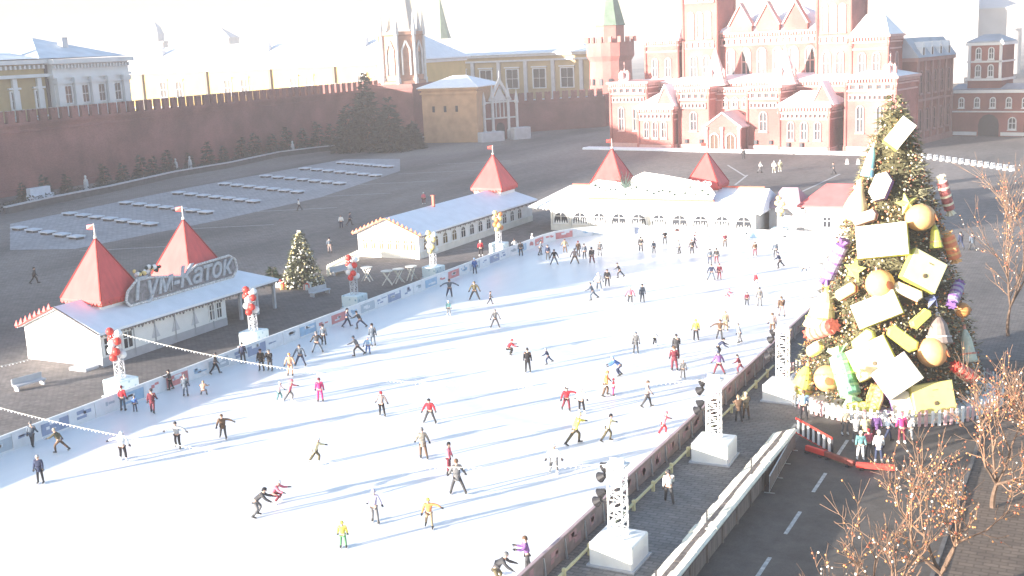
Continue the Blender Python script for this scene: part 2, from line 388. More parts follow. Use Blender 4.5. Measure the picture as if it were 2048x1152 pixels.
for u0, u1, y0, y1, z in ((8.2, 18, -4.6, 6, 9.5), (43.5, 55.4, -4.6, 6, 9.7)):
    b = MB(); b.hip(u0, u1, y0, y1, z+.3, z+2.9, u0+3, u1-3); b.build('roof', [snow], mus)
# angled gables on the low halls
for u in (15.4, 53.2):
    b = MB(); b.prism([(u-2.3, 9.9), (u+2.3, 9.9), (u, 14.2)], -3.6, -.4, 0); b.prism([(u-2.7, 9.8), (u, 14.75), (u, 14.2), (u-2.3, 9.8)], -3.9, -.2, 1)
    b.prism([(u, 14.2), (u, 14.75), (u+2.7, 9.8), (u+2.3, 9.8)], -3.9, -.2, 1); b.build('gable', [brick, snow], mus)
b = MB()
b.hip(1, 58.5, 4.5, 30, 14.9, 17.2, 12, 50); b.hip(56.6, 68.4, -1.6, 12.4, 15.3, 16.6, 60, 65); b.hip(3, 13, 7.5, 22, 24.8, 28.5, 6, 10); b.hip(56, 64.6, 3.5, 12.5, 23.8, 28, 58, 62); b.hip(21, 48, 10.5, 26, 25.8, 31, 30, 39)
b.build('roof', [snow], mus)
for u in (27.8, 34.5, 41.2):                                  # upper gables (kokoshniks)
    b = MB(); b.prism(arch_pts(u, 5.6, 25.6, 29.5, 8)[:2]+[(u+2.8, 27), (u+1.6, 28.6), (u, 31.5), (u-1.6, 28.6), (u-2.8, 27)], 9.8, 11, 0)
    b.prism([(u-3.2, 26.9), (u, 32.1), (u, 31.5), (u-2.8, 26.9)], 9.4, 11.2, 1); b.prism([(u, 31.5), (u, 32.1), (u+3.2, 26.9), (u+2.8, 26.9)], 9.4, 11.2, 1)
    b.build('gable', [brick, mtrim], mus)
for u0, u1, y, zs, zt, n, ww in ((0, 8, -1, 4, 9.3, 2, 1.3), (58.3, 66.8, -1, 4, 9.3, 2, 1.3), (19, 25, -2.2, 4.2, 8.2, 1, 1.5), (36.2, 42.2, -2.2, 4.2, 8.2, 1, 1.5),
        (9.6, 16.6, -4.2, 2.6, 6.2, 3, 1.1), (45, 54, -4.2, 2.6, 6.2, 3, 1.2), (14.4, 21.2, 9, 15.5, 20.5, 2, 1.6), (47.4, 53.4, 9, 15.5, 20.5, 2, 1.5),
        (14.4, 21.2, 9, 24.8, 30.5, 3, 1.2), (47.4, 53.4, 9, 24.8, 30.5, 3, 1.2), (22.8, 46.2, 11, 15.8, 21.8, 6, 1.9),
        (4.4, 11.6, 8, 16, 20.2, 2, 1.3), (57.2, 63.4, 4, 16, 20, 2, 1.3), (26.8, 34.4, 1.5, 9.2, 11.2, 3, 1.1), (26.8, 34.4, 1.5, 6.0, 7.8, 2, .9)):
    for k in range(n): arch_window(mus, u0+(k+.5)*(u1-u0)/n, y, zs, zt, ww, mtrim)
for zs, zt, y0 in ((4, 9, 4), (16, 20, 7)):                 # windows on the right flank
    for k in range(2): arch_window(mus, y0-2+4*k, 67.8 if zs < 10 else 64.2, zs, zt, 1.3, mtrim, face=1, axis='x')
for u, z in ((20.2, 1.2), (24, 1.2), (37.5, 1.2), (41, 1.2), (46, .95), (49, .95)):
    b = MB(); b.box(u-.35, u+.35, (-2.7 if u < 44 else -4.75), (-2.2 if u < 44 else -4.2), z, z+.9); b.build('basement_window', dark, mus)
# snow strip in front of the museum
b = MB(); b.bev(-4, 69, -9.5, -6.4, .0, .5, .2); o = b.build('snow_bank', snow); o.location = A; o.rotation_euler.z = mrot
tag(o, 'long low bank of cleared snow along the foot of the brick museum', 'snow bank')

# ---- kremlin wall
wy0, wy1 = 60.0, 296.0
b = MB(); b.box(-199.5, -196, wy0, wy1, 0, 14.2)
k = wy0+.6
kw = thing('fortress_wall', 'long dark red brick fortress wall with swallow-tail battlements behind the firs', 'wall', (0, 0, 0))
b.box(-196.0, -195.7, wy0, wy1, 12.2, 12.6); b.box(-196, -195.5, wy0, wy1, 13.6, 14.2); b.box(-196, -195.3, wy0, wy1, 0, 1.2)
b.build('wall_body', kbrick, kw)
b = MB()
while k < wy1-2:
    b.prism([(k, 14.2), (k+1.7, 14.2), (k+1.7, 16.6), (k+1.1, 16.6), (k+.85, 15.9), (k+.6, 16.6), (k, 16.6)], -196.7, -195.9, 0, 'x')
    b.box(-196.75, -195.85, k+.02, k+.6, 16.6, 16.68, 1); b.box(-196.75, -195.85, k+1.1, k+1.68, 16.6, 16.68, 1)
    k += 2.7
b.build('battlement', [kbrick, mat('wall_coping', (.42, .36, .33), .8, .1, 1)], kw)['kind'] = 'stuff'
# far stretch beyond the tower
def wallrun(name, p, q, h, label, m=kbrick):
    d = (q-p).length; t = thing(name, label, 'wall', p, math.atan2(q.y-p.y, q.x-p.x))
    b = MB(); b.box(0, d, 0, 3, 0, h); b.box(0, d, -.3, 0, h-1.2, h-.8); b.build('wall_body', m, t)
    b = MB(); x = .3
    while x < d-2: b.prism([(x, h), (x+1.7, h), (x+1.7, h+2.3), (x+1.1, h+2.3), (x+.85, h+1.6), (x+.6, h+2.3), (x, h+2.3)], 0, .8); x += 2.7
    b.build('battlement', m, t)['kind'] = 'stuff'
    b = MB(); b.box(0, d, .9, 2.9, h, h+.25); b.build('snow_cap', snow, t)
    return t
wallrun('fortress_wall', Vector((-167, 292, 0)), Vector((-136, 322, 0)), 9.0, 'shaded stretch of fortress wall between gothic gate tower and green-spired corner tower')

# ---- gate tower with barbican and gothic front
nt_ = thing('gate_tower', 'red brick gate tower with tall white gothic tracery rising above the fortress wall', 'tower', (-187, 292, 0))
b = MB(); b.box(-8, 8, -8, 8, 0, 15.5); b.box(-8.5, 8.5, -8.5, 8.5, 14.2, 14.8); b.build('base', kbrick, nt_)
b = MB(); b.lathe([(7.2, 15.5), (7.2, 16.2), (6.4, 16.4), (6.4, 29), (7, 29.3), (7, 30.2)], (0, 0, 0), 8, 0, math.pi/8); b.build('octagon', mat('warm_brick', (.40, .22, .16), .9, .15, .5), nt_)
b = MB()
for k in range(8):
    a = math.pi/4*k+math.pi/8; x, y = 6.7*math.cos(a), 6.7*math.sin(a)
    b.lathe([(.75, 15.5), (.75, 17), (.5, 17.2), (.5, 29), (.8, 29.3), (.7, 31), (.03, 36)], (x, y, 0), 6)
    a2 = math.pi/4*k; x, y = 6.15*math.cos(a2), 6.15*math.sin(a2); d = Vector((-math.sin(a2), math.cos(a2), 0))
    for s in (-1.2, 1.2):
        b.bar(Vector((x, y, 18))+d*s, Vector((x, y, 25))+d*s, .35, .5); b.bar(Vector((x, y, 25))+d*s, Vector((x, y, 27.6)), .35, .5)
b.build('tracery', gothic, nt_)
b = MB(); b.lathe([(5.2, 30.2), (4.6, 31), (3.6, 38), (.2, 62)], (0, 0, 0), 8, 0, math.pi/8); b.build('spire', mat('pale_spire', (.55, .5, .45), .8, .1, 1), nt_)
for k in range(4):
    a2 = math.pi/2*k+math.pi/4*0; b = MB(); o = arch_pts(0, 1.5, 18, 24.5)
    q = Matrix.Rotation(a2, 3, 'Z'); b.add([q @ Vector((6.02, a, z)) for a, z in o], [tuple(range(len(o)))]); b.build('window', dark, nt_)
bb = thing('barbican', 'square brick barbican with snowy roof and painted-in orange sunlight in front of the gate tower', 'gatehouse', (-160.0, 281, 0), rad(6))
b = MB(); b.box(-9, 7, -9, 7, 0, 14.2); b.box(-9.4, 7.4, -9.4, 7.4, 12.9, 13.5); b.box(-9.7, 7.7, -9.7, 7.7, 14.0, 14.5)
b.build('wall', mat('sun_toned_brick', (.48, .29, .17), .9, .15, .5), bb)  # orange of the sunlight is put into the whole wall colour
b = MB(); b.hip(-10, 8, -10, 8, 14.8, 17.6, -3, 1); b.build('roof', snow, bb)
for k in range(3):
    b = MB(); b.box(-6+3.4*k, -5.3+3.4*k, -9.12, -8.95, 8.2, 9.8); b.build('window', dark, bb)
# gothic portal on its square side
gp = thing('gothic_portal', 'white stone gothic portal with pinnacles and a small doorway beside the barbican', 'portal', (-150.0, 281.5, 0), rad(56))
b = MB()
for x, h in ((-5, 12.5), (-2.4, 14), (2.4, 14), (5, 12.5)): b.lathe([(.65, 0), (.65, 2.5), (.42, 2.7), (.42, h-3), (.7, h-2.8), (.6, h-2.2), (.03, h+1)], (x, -.7, 0), 6)
b.build('pinnacle', gothic, gp)
b = MB(); b.box(-5, 5, -.2, .8, 0, 10.5); b.build('wall', kbrick, gp)
b = MB()
b.prism([(-2.9, 10.3), (0, 15.2), (0, 16.6), (-3.5, 10.6)], -.9, -.2); b.prism([(0, 15.2), (2.9, 10.3), (3.5, 10.6), (0, 16.6)], -.9, -.2)
b.prism([(-2.2, 10.4), (2.2, 10.4), (0, 14)], -.45, -.22)
for x in (-1.2, 0, 1.2): b.bar((x, -.4, 6), (x, -.4, 10.4), .25, .3)
for z in (5.6, 9.9): b.box(-4.6, 4.6, -.6, -.2, z, z+.4)
b.lathe([(.3, 16), (.08, 18.4)], (0, -.6, 0), 6)
b.build('tracery', gothic, gp)
b = MB(); o = arch_pts(0, 2.6, 0, 4.6); b.add([(a, -.26, z) for a, z in o], [tuple(range(len(o)))]); b.build('doorway', dark, gp)
b = MB(); b.bev(-8.5, -1.6, -5.5, -2.8, 0, 2.6, .15); b.bev(1.4, 6.5, -5.5, -2.8, 0, 3.2, .15); b.build('side_booth', palegrey, gp)

# ---- corner tower
ct = thing('corner_tower', 'round-shouldered brick corner tower with a green tent spire behind the museum', 'tower', (-138, 332, 0))
b = MB(); b.lathe([(7.4, 0), (6.8, 1), (6.3, 19), (7.2, 20.5), (7.2, 24.5)], (0, 0, 0), 16)
for k in range(16):
    a = 2*math.pi*k/16; x, y = 7.3*math.cos(a), 7.3*math.sin(a); b.box(x-.5, x+.5, y-.5, y+.5, 24.5, 26.2)
b.build('wall', brick, ct)
b = MB(); b.lathe([(4.6, 24.5), (4.6, 29.3), (5.1, 29.5)], (0, 0, 0), 8, 0); b.build('drum', brick, ct)
b = MB(); b.lathe([(5.2, 29.4), (4.9, 29.8), (2.2, 39), (2.2, 42), (.1, 54)], (0, 0, 0), 8); b.build('spire', green_roof, ct)
for k in range(5):
    a = rad(215+25*k); b = MB(); q = Matrix.Rotation(a, 3, 'Z'); o = arch_pts(0, 1, 12, 14)
    b.add([q @ Vector((6.75, y_, z)) for y_, z in o], [tuple(range(len(o)))]); b.build('window', dark, ct)

# ---- plaster palaces behind the wall
def rect_window(parent, u, y, z0, z1, w_, frame=whitep, axis='y', face=-1, hood=True):
    b = MB(); d = .25*face
    def bx(a0, a1, q0, q1, zz0, zz1, mi):
        lo, hi = min(y+q0*d, y+q1*d), max(y+q0*d, y+q1*d)
        if axis == 'y': b.box(a0, a1, lo, hi, zz0, zz1, mi)
        else: b.box(lo, hi, a0, a1, zz0, zz1, mi)
    h = w_/2
    bx(u-h-.4, u-h, 0, 1, z0-.3, z1+.3, 0); bx(u+h, u+h+.4, 0, 1, z0-.3, z1+.3, 0)
    bx(u-h, u+h, 0, 1, z1, z1+.3, 0); bx(u-h, u+h, 0, 1, z0-.3, z0, 0)
    if hood: bx(u-h-.7, u+h+.7, 0, 2.2, z1+.5, z1+.9, 0)
    bx(u-h, u+h, .05, .2, z0, z1, 1); bx(u-.06, u+.06, .25, .5, z0, z1, 0); bx(u-h, u+h, .25, .45, (z0+z1)/2-.06, (z0+z1)/2+.06, 0)
    return b.build('window', [frame, dark], parent)
sen = thing('columned_palace', 'ochre and white palace with tall pilasters and a snowy blue-grey roof at the left edge', 'palace', (0, 0, 0))
SX = -205.0
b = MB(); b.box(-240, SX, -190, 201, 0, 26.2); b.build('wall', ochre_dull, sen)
b = MB(); b.box(SX, SX+1.6, 179.5, 201, 0, 26.3); b.build('projecting_bay', whitep, sen)
b = MB()
b.box(-240.4, SX+1.0, -190.5, 179.4, 22.8, 23.5); b.box(-240.6, SX+1.3, -190.5, 179.4, 25.6, 26.5)
b.box(SX-.5, SX+2.2, 179.1, 201.6, 22.4, 23.1); b.box(SX-.5, SX+3.0, 178.8, 202, 25.4, 26.4)
b.box(-240.4, SX+1.0, 201, 201.9, 22.8, 26.4)
for k in range(24): b.box(SX+1.6, SX+2.5, 179.4+.92*k, 179.8+.92*k, 24.4, 25.2)
for k in range(58): b.box(SX+.01, SX+.8, 109.4+1.2*k, 109.9+1.2*k, 24.6, 25.4)
b.build('cornice', whitep, sen)
b = MB()
for k in range(5):
    y = 180.6+4.75*k; b.box(SX+1.6, SX+2.5, y-.9, y+.9, 6, 22.4); b.box(SX+1.6, SX+2.8, y-1.15, y+1.15, 21.2, 22.3)
for k in range(11):
    y = 113.7+6.3*k; b.box(SX, SX+.6, y-.55, y+.55, 4, 22.7)
b.build('pilaster', whitep, sen)
for k in range(4):
    y = 183.0+4.75*k
    for z0, z1 in ((17, 20.6), (11.2, 14.2)): rect_window(sen, y, SX+1.62, z0, z1, 1.7, whitep, 'x', 1)
for k in range(6):
    y = 145.1+6.3*k
    for z0, z1 in ((16.5, 20), (11, 14)): rect_window(sen, y, SX+.02, z0, z1, 1.7, whitep, 'x', 1)
b = MB(); b.box(SX-.4, SX+.35, 178.7, 179.3, 8, 26.3); b.build('downpipe', mat('dark_pipe', (.08, .08, .1), .6, .1, 2), sen)
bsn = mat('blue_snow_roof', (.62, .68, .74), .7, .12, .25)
b = MB(); b.pyr(-236, SX+1.5, 176.6, 202, 26.6, 31.5)
b.add([(-241, -191, 26.7), (-241, 200, 26.7), (-222, -170, 28.8), (-222, 176, 28.8), (SX+1.4, -191, 26.7), (SX+1.4, 200, 26.7)], [(0, 2, 3, 1), (2, 4, 5, 3), (1, 3, 5), (0, 4, 2)])
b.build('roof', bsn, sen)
for y, x in ((173, -216), (191, -212)):
    b = MB(); b.box(x-.7, x+.7, y-.8, y+.8, 28, 31.2); b.build('chimney', palegrey, sen)
ar = thing('yellow_arsenal', 'long sunlit yellow building with a white snowy roof and dark downpipes above the wall', 'building', (-318, 300, 0), 0)
b = MB(); b.box(0, 134, 0, 24, 0, 21.6); b.build('wall', ochre, ar)
b = MB(); b.box(-.5, 134.5, -.9, 24.5, 21, 21.9); b.box(-.3, 134.3, -.35, 0, 9.4, 10); b.build('cornice', whitep, ar)
b = MB(); b.hip(-1.2, 135.2, -1.6, 25.6, 22.3, 29.5, 10, 126, t=.3); b.build('roof', snow, ar)
for u in (21, 49.5, 76, 101, 124):
    b = MB(); b.box(u-.4, u+.4, -.7, -.1, 6, 21.3); b.build('downpipe', mat('pipe', (.12, .1, .08), .6, .1, 2), ar)
for u in (30, 37, 58, 65, 85, 91, 111, 117): rect_window(ar, u, 0, 13, 18, 2.6, whitep)
for u in (24, 70, 108):
    b = MB(); b.box(u-1, u+1, 6, 8, 24, 29.5); b.build('chimney', palegrey, ar)
a2 = thing('shaded_arsenal', 'shaded grey-ochre arsenal wing with tall white windows behind the gate tower', 'building', (-222, 352, 0), rad(-4))
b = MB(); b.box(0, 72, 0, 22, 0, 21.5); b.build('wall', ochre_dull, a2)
b = MB(); b.box(-.5, 72.5, -.8, 22.5, 19.6, 20.2); b.box(-.5, 72.5, -1, 22.5, 21.2, 21.9)
for k in range(7): b.box(4.6+10.4*k, 5.9+10.4*k, -.5, 0, 0, 19.6)
b.build('cornice', palegrey, a2)
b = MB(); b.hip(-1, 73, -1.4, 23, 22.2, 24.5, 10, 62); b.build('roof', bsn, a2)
for k in range(6): rect_window(a2, 10.4+10.4*k, 0, 11, 17, 4.4, whitep)
# no shade-casting block stands beyond the tower; this wing uses the duller ochre
# ---- duma building and double gate on the right
q = A+Matrix.Rotation(mrot, 3, 'Z') @ Vector((67.4, 12.4, 0))
du = thing('brick_town_hall', 'dark brick hall with snowy mansard roof and white dormers, in shade right of the museum', 'building', q, mrot+rad(88))
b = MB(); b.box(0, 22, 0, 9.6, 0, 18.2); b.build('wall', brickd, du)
b = MB(); b.box(-.4, 22.4, -.4, 10, 9.2, 9.7); b.box(-.5, 22.5, -.6, 10.1, 17.7, 18.5)
for k in range(6): b.box(.2+4.2*k, .9+4.2*k, -.35, .0, 0, 17.7)
b.box(-.3, 22.3, -.5, 10, 0, 1.2)
b.build('cornice', mat('dark_trim', (.3, .17, .16), .85, .1, 1), du)
b = MB(); b.prism([(-.8, 18.5), (10.2, 18.5), (7.5, 22.6), (2.4, 22.6)], -.6, 22.6, 0, 'x'); b.build('roof', slate, du)
for k in range(4):
    b = MB(); u = 3+5.2*k; b.prism([(u-.9, 18.6), (u+.9, 18.6), (u+.9, 20.6), (u, 21.8), (u-.9, 20.6)], -.4, 2.2, 0); b.box(u-.4, u+.4, -.44, -.4, 19, 20.6, 1); b.build('dormer', [whitep, dark], du)
for k in range(5):
    for z0, z1 in ((3, 7.4), (11, 15.6)): arch_window(du, 2.65+4.2*k, 0, z0, z1, 1.5, mat('dark_trim', (.3, .17, .16)))
gt = thing('double_gate', 'two-tiered dark brick gate with white-trimmed windows and a dark archway at the right edge', 'gate', (-35, 286, 0), rad(-14))
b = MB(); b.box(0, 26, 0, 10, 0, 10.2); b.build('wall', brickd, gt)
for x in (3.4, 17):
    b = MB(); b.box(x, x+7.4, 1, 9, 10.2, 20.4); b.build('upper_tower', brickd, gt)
    b = MB(); b.box(x-.4, x+7.8, .6, 9.4, 12.4, 12.9); b.box(x-.3, x+7.7, .7, 9.3, 16.4, 16.8); b.box(x-.5, x+7.9, .5, 9.5, 20.2, 20.8)
    for xx in (x, x+6.9): b.box(xx, xx+.6, .7, 1, 12.9, 20.2)
    b.build('trim', whitep, gt)
    for k in range(2):
        arch_window(gt, x+2.3+2.8*k, 1, 13.4, 15.8, .9, whitep); arch_window(gt, x+2.3+2.8*k, 1, 17.3, 19.6, .9, whitep)
    b = MB(); b.hip(x-.4, x+7.8, .6, 9.4, 21.1, 22.6, x+2, x+5.4); b.build('roof', slate, gt)
b = MB(); b.box(-.3, 26.3, -.4, 10.3, 9.7, 10.4); b.box(-.2, 6.2, -.35, 0, .2, 1.0); b.box(11.6, 26.2, -.35, 0, .2, 1.0); b.box(0, .5, -.3, 0, 1, 9.7); b.box(-.2, 26.2, -.25, 0, 5.4, 5.7)
b.build('trim', whitep, gt)
for k in range(7): arch_window(gt, 2.6+3.5*k, 0, 6.6, 8.6, .9, whitep)
arch_window(gt, 14, 0, 1.8, 4.2, 1.4, whitep)
for u in (8.8, 18.8):
    b = MB(); o = arch_pts(u, 4.6, .02, 5.0); b.add([(a, -.04, z) for a, z in o], [tuple(range(len(o)))]); b.build('archway', dark, gt)  # flat dark sheet painted for the shade inside the arch
b = MB(); b.prism([(0, 10.5), (10, 10.5), (5, 11.6)], 0, 26, 0, 'x'); b.build('roof', slate, gt)
# ---- hazy city beyond
fh = mat('far_plaster', (.52, .48, .46), .9, .1, .1)
def far(px, py0, d, w_, h, kind, label):
    """building out in the city: d metres away, foot on the ground"""
    r = ray(px, 60); r = Vector((r.x, r.y, 0)).normalized(); p = r*d
    t = thing('distant_building', label, 'building', p, AZ)
    b = MB(); b.box(-w_/2, w_/2, -w_/2, w_/2, 0, h); b.box(-w_/2-.5, w_/2+.5, -w_/2-.5, w_/2+.5, h-1, h); b.build('wall', fh, t)
    b = MB()
    if kind == 'tent': b.lathe([(w_*.55, h), (w_*.4, h+w_*.5), (.2, h+w_*2.2)], (0, 0, 0), 8)
    elif kind == 'dome': b.lathe([(w_*.45, h), (w_*.5, h+w_*.4), (w_*.35, h+w_*.75), (.3, h+w_*1.1), (.1, h+w_*1.5)], (0, 0, 0), 12)
    else: b.hip(-w_/2-.6, w_/2+.6, -w_/2-.6, w_/2+.6, h+.3, h+w_*.25, -w_*.2, w_*.2)
    b.build('roof', [green_roof if kind == 'tent' else mat('far_roof', (.5, .51, .54), .9, .1, .1)], t)
    return t
far(882, 0, 520, 8, 29, 'tent', 'slim far spire standing between gate tower and shaded arsenal roof')
far(1110, 0, 900, 26, 34, 'hip', 'faint far block above the shaded arsenal roof')
far(1910, 0, 620, 16, 44, 'tent', 'hazy pink far tower above the snowy town hall roof')
far(1975, 0, 640, 24, 32, 'hip', 'hazy far block above the double gate')
far(1850, 0, 560, 26, 33, 'hip', 'hazy far block just above the snowy mansard roof')
far(1800, 0, 380, 18, 36, 'hip', 'dim brick-coloured far block with stepped roof right of the museum')
far(1000, 0, 1100, 30, 33, 'hip', 'faint far block right of the slim spire')
far(420, 0, 800, 30, 38, 'hip', 'faint far block above the yellow building')
far(310, 0, 700, 10, 36, 'dome', 'faint far dome above the left end of the yellow building')

# ================================================================ RINK AND PAVILIONS
# ---- boards: panels follow the rink outline
adb = mat('advert_blue', (.30, .45, .60), .5, .1, 2); adr = mat('advert_red', (.60, .22, .22), .5, .1, 2); adw = mat('advert_white', (.72, .72, .74), .5, .06, 2)
adn = mat('advert_navy', (.26, .31, .44), .5, .1, 2); adg = mat('advert_grey', (.42, .47, .52), .5, .1, 2)
boardback = mat('board_back', (.30, .225, .205), .7, .2, 1.5); rail_y = mat('yellow_rail', (.70, .62, .34), .5, .08, 2)
def run_board(name, pts, label, pal, back, h=1.15, mark=None, step=2.4, flip=1):
    t = thing(name, label, 'rink board', (pts[0][0], pts[0][1], 0), 0)
    P = [Vector((p[0]-pts[0][0], p[1]-pts[0][1], 0)) for p in pts]
    k = 0; rails = MB()
    for a, c in zip(P[:-1], P[1:]):
        L = (c-a).length; n = max(1, round(L/step)); d = (c-a)/n
        nrm = Vector((-d.y, d.x, 0)).normalized()*flip          # towards the ice
        for i in range(n):
            p, q = a+d*i, a+d*(i+1); g = d.normalized()*.02
            b = MB(); b.bar(p+g+Vector((0,0,h/2+.05)), q-g+Vector((0,0,h/2+.05)), .10, h, 0)
            b.bar(p+g+nrm*.056+Vector((0,0,h*.52)), q-g+nrm*.056+Vector((0,0,h*.52)), .02, h*.72, 1)
            e = d.normalized()
            for j in range(RND.randint(2, 5)):                  # printed blocks on both faces
                u0 = RND.uniform(.15, .6)*d.length; u1 = min(d.length-.15, u0+RND.uniform(.15, .9)); z = RND.uniform(.4, .8)*h
                b.bar(p+e*u0+nrm*.07+Vector((0,0,z)), p+e*u1+nrm*.07+Vector((0,0,z)), .012, RND.uniform(.08, .3), 2)
                b.bar(p+e*u0-nrm*.056+Vector((0,0,z)), p+e*u1-nrm*.056+Vector((0,0,z)), .012, RND.uniform(.15, .45), 3)
            b.bar(p-nrm*.14+Vector((0,0,.0)), p-nrm*.05+Vector((0,0,h*.9)), .08, .08, 4)
            m1, m2 = pal[k % len(pal)]
            b.build('panel', [back, m1, m2, mark or back, steel], t); k += 1
        rails.bar(a+Vector((0,0,h+.085)), c+Vector((0,0,h+.085)), .16, .06)
    rails.build('top_rail', white if mark is None else mat('pink_rail', (.5, .36, .36), .6, .1, 2), t)
    return t
ol = rink_outline(0, 5)
palL = [(adw, adn), (adw, adg), (adb, adw), (adw, adr), (adr, adw), (adw, adb), (adg, adw), (adw, adn), (adn, adw)]
pink = mat('faded_print', (.42, .24, .24), .7, .15, 2)
run_board('rink_board', [(-64.5, 33), (-64.5, 131.2)], 'long row of white, blue and red advert panels along the pavilion side of the ice', palL, adw, flip=-1)
run_board('rink_board', [(-64.5, 131.2)]+[p for p in ol if p[1] > 131 and p[0] < -44][::-1]+[(-46, 140.2)], 'curved far left corner of the rink boards in front of the arched pavilion', palL[2:], adw, flip=-1)
run_board('rink_board', [(-46, 140.2)]+[p for p in ol if p[1] > 131 and p[0] > -44][::-1]+[(-23.3, 118)], 'pale blue and white boards curving round the far right corner by the hut', [(adw, adb), (adw, adg), (adb, adw)], adw, flip=-1)
run_board('rink_board', [(-23.3, 34), (-23.3, 118)], 'brown backed boards with faded pink lettering between the ice and the walkway', [(adw, adb), (adw, adr), (adb, adw)], boardback, mark=pink, flip=1)
# low lit hand rail beside the right boards
t = thing('hand_rail', 'low pale yellow rail on short posts beside the brown rink boards', 'rail', (-22.3, 40, 0))
b = MB(); b.bar((0, 0, .42), (0, 44, .42), .12, .10); b.build('rail', rail_y, t)
for k in range(15):
    b = MB(); b.bev(-.09, .09, 3*k-.09+.2, 3*k+.09+.2, 0, .62, .03); b.build('post', rail_y, t)

# ---- snow-topped trade barrier between walkway and road
t = thing('barrier_fence', 'solid brownish fence with a broad pale snowy top between walkway and road', 'fence', (-17.1, 38, 0))
fb = mat('fence_brown', (.20, .165, .145), .85, .3, 1.2, streak=(4, 4, .5)); ft = mat('snowy_ledge', (.83, .80, .66), .8, .12, 2)
for k in range(12):
    y0 = k*2.5; b = MB(); b.box(-.35, .42, y0+.03, y0+2.47, 0, 1.04); b.box(.42, .46, y0+.2, y0+2.3, .1, .9)
    b.box(.40, .52, y0-.06, y0+.06, 0, 1.05); b.build('panel', fb, t)
b = MB()
for k in range(30):
    y0 = k*1.0; e = RND.uniform(-.05, .05); g = RND.uniform(-.03, .03)
    b.prism([(-.95+e, .62+g), (.50, 1.05), (.52+e*.5, 1.13+g), (.40, 1.20+g), (-.95+e, .74+g)], y0+.004, y0+.996, 0)
b.build('snowy_top', ft, t)
for y0 in (7.0, 14.2, 22.1):
    b = MB(); b.bar((-.1, y0, 1.0), (-.1, y0, 2.0), .07, .07); b.build('post', black, t)
# short broken second length beside its far end
t = thing('crowd_fence', 'short leaning grey fence section on the road beside the end of the snowy fence', 'fence', (-16.2, 60.2, 0), rad(4))
b = MB()
for z in (.15, 1.0): b.bar((0, 0, z), (0, 7.2, z), .05, .05)
for k in range(25): b.bar((0, .3*k, .15), (0, .3*k, 1.0), .03, .03)
for y in (0, 2.4, 4.8, 7.2): b.bar((-.3, y, .02), (.3, y, .02), .05, .04); b.bar((0, y, .02), (0, y, .2), .05, .05)
b.build('frame', steel, t)
b = MB()
for k in range(3): b.box(-.03, .03, .1+2.4*k, 2.3+2.4*k, .18, .95)
b.build('screen', fb, t)
# striped pedestrian barrier and red beams
t = thing('striped_barrier', 'red topped barrier with white pickets at the end of the snowy fence', 'barrier', at(1592, 868), 0)
q = at(1664, 910)-at(1592, 868); t.rotation_euler.z = math.atan2(q.y, q.x); L = q.length
b = MB(); b.bar((0, 0, 1.05), (L, 0, 1.05), .08, .12); b.bar((0, 0, .1), (L, 0, .1), .06, .06); b.build('rail', redp, t)
for k in range(7):
    b = MB(); x = L*(k+.5)/7; b.box(x-.1, x+.1, -.04, .04, .14, .98); b.build('picket', white, t)
b = MB(); b.box(0, L, .06, .08, .14, .98); b.build('backing', black, t)
for a, c, lb in (((1612, 903), (1650, 915), 'short red beam lying on the road under the striped barrier'), ((1712, 938), (1790, 944), 'bright red barrier beam on low feet across the road by the christmas tree'), ((1650, 915), (1708, 936), 'dull red beam lying between the striped barrier and the bright red beam')):
    p, q = at(*a), at(*c); t = thing('barrier_beam', lb, 'barrier', p, math.atan2(q.y-p.y, q.x-p.x)); L = (q-p).length
    b = MB(); b.bev(0, L, -.13, .13, .12, .42, .04); b.build('beam', redp if 'dull' not in lb else mat('dull_red', (.22, .06, .05), .7, .2, 2), t)
    for x in (.15*L, .85*L):
        b = MB(); b.bev(x-.12, x+.12, -.3, .3, 0, .12, .03); b.build('foot', black, t)

# ---- lamp trusses
def truss(b, h, s=.36, n=9):
    for x in (-s, s):
        for y in (-s, s): b.tube((x, y, 1.25), (x, y, h), .045, n=5)
    z = 1.25; dz = (h-1.25)/n
    for k in range(n):
        for (a, c) in (((-s,-s),(s,-s)), ((s,-s),(s,s)), ((s,s),(-s,s)), ((-s,s),(-s,-s))):
            if k % 2: a, c = c, a
            b.tube((*a, z), (*c, z+dz), .028, n=4, caps=False)
            b.tube((*a, z+dz), (*c, z+dz), .024, n=4, caps=False)
        z += dz
def base_box(t, half, m, h=1.25):
    b = MB(); b.bev(-half, half, -half, half, .06, h, .06); b.box(-half-.12, half+.12, -half-.12, half+.12, 0, .1, 1); b.build('base_box', [m, palegrey], t)
boxw = mat('truss_box_white', (.78, .78, .76), .6, .08, 1)
proto = thing('lamp_mast', 'white lattice lamp mast on a white box nearest the viewer, beside the brown boards', 'lamp mast', (-20.7, 49.2, 0), 0, 'lamp masts along the walkway')
base_box(proto, 1.12, boxw)
b = MB(); truss(b, 4.9); b.build('lattice', white, proto)
for k, (z, a) in enumerate(((4.7, 0), (4.25, .5), (3.55, -.2), (3.2, .4))):
    b = MB(); c = Vector((-.62-.1*(k % 2), .3-.28*k+.2, z)); d = Vector((-.75, .35*a, -.45)).normalized()
    b.tube(c, c+d*.34, .13, .27, 10); b.tube(c+d*.34, c+d*.38, .28, .28, 10); b.bar(c-Vector((-.35, 0, 0)), c, .05, .05); b.build('floodlight', [black], proto)
b = MB(); b.box(-.5, .5, -.45, .45, 4.9, 5.0)
for k in range(5): b.tube((-.3+.15*k, 0, 5), (-.3+.15*k, .1, 5.25), .09, .11, 8)
b.build('top_frame', white, proto)
dup(proto, (-20.7, 64.4, 0), .04, 'white lattice lamp mast in the middle of the walkway row')
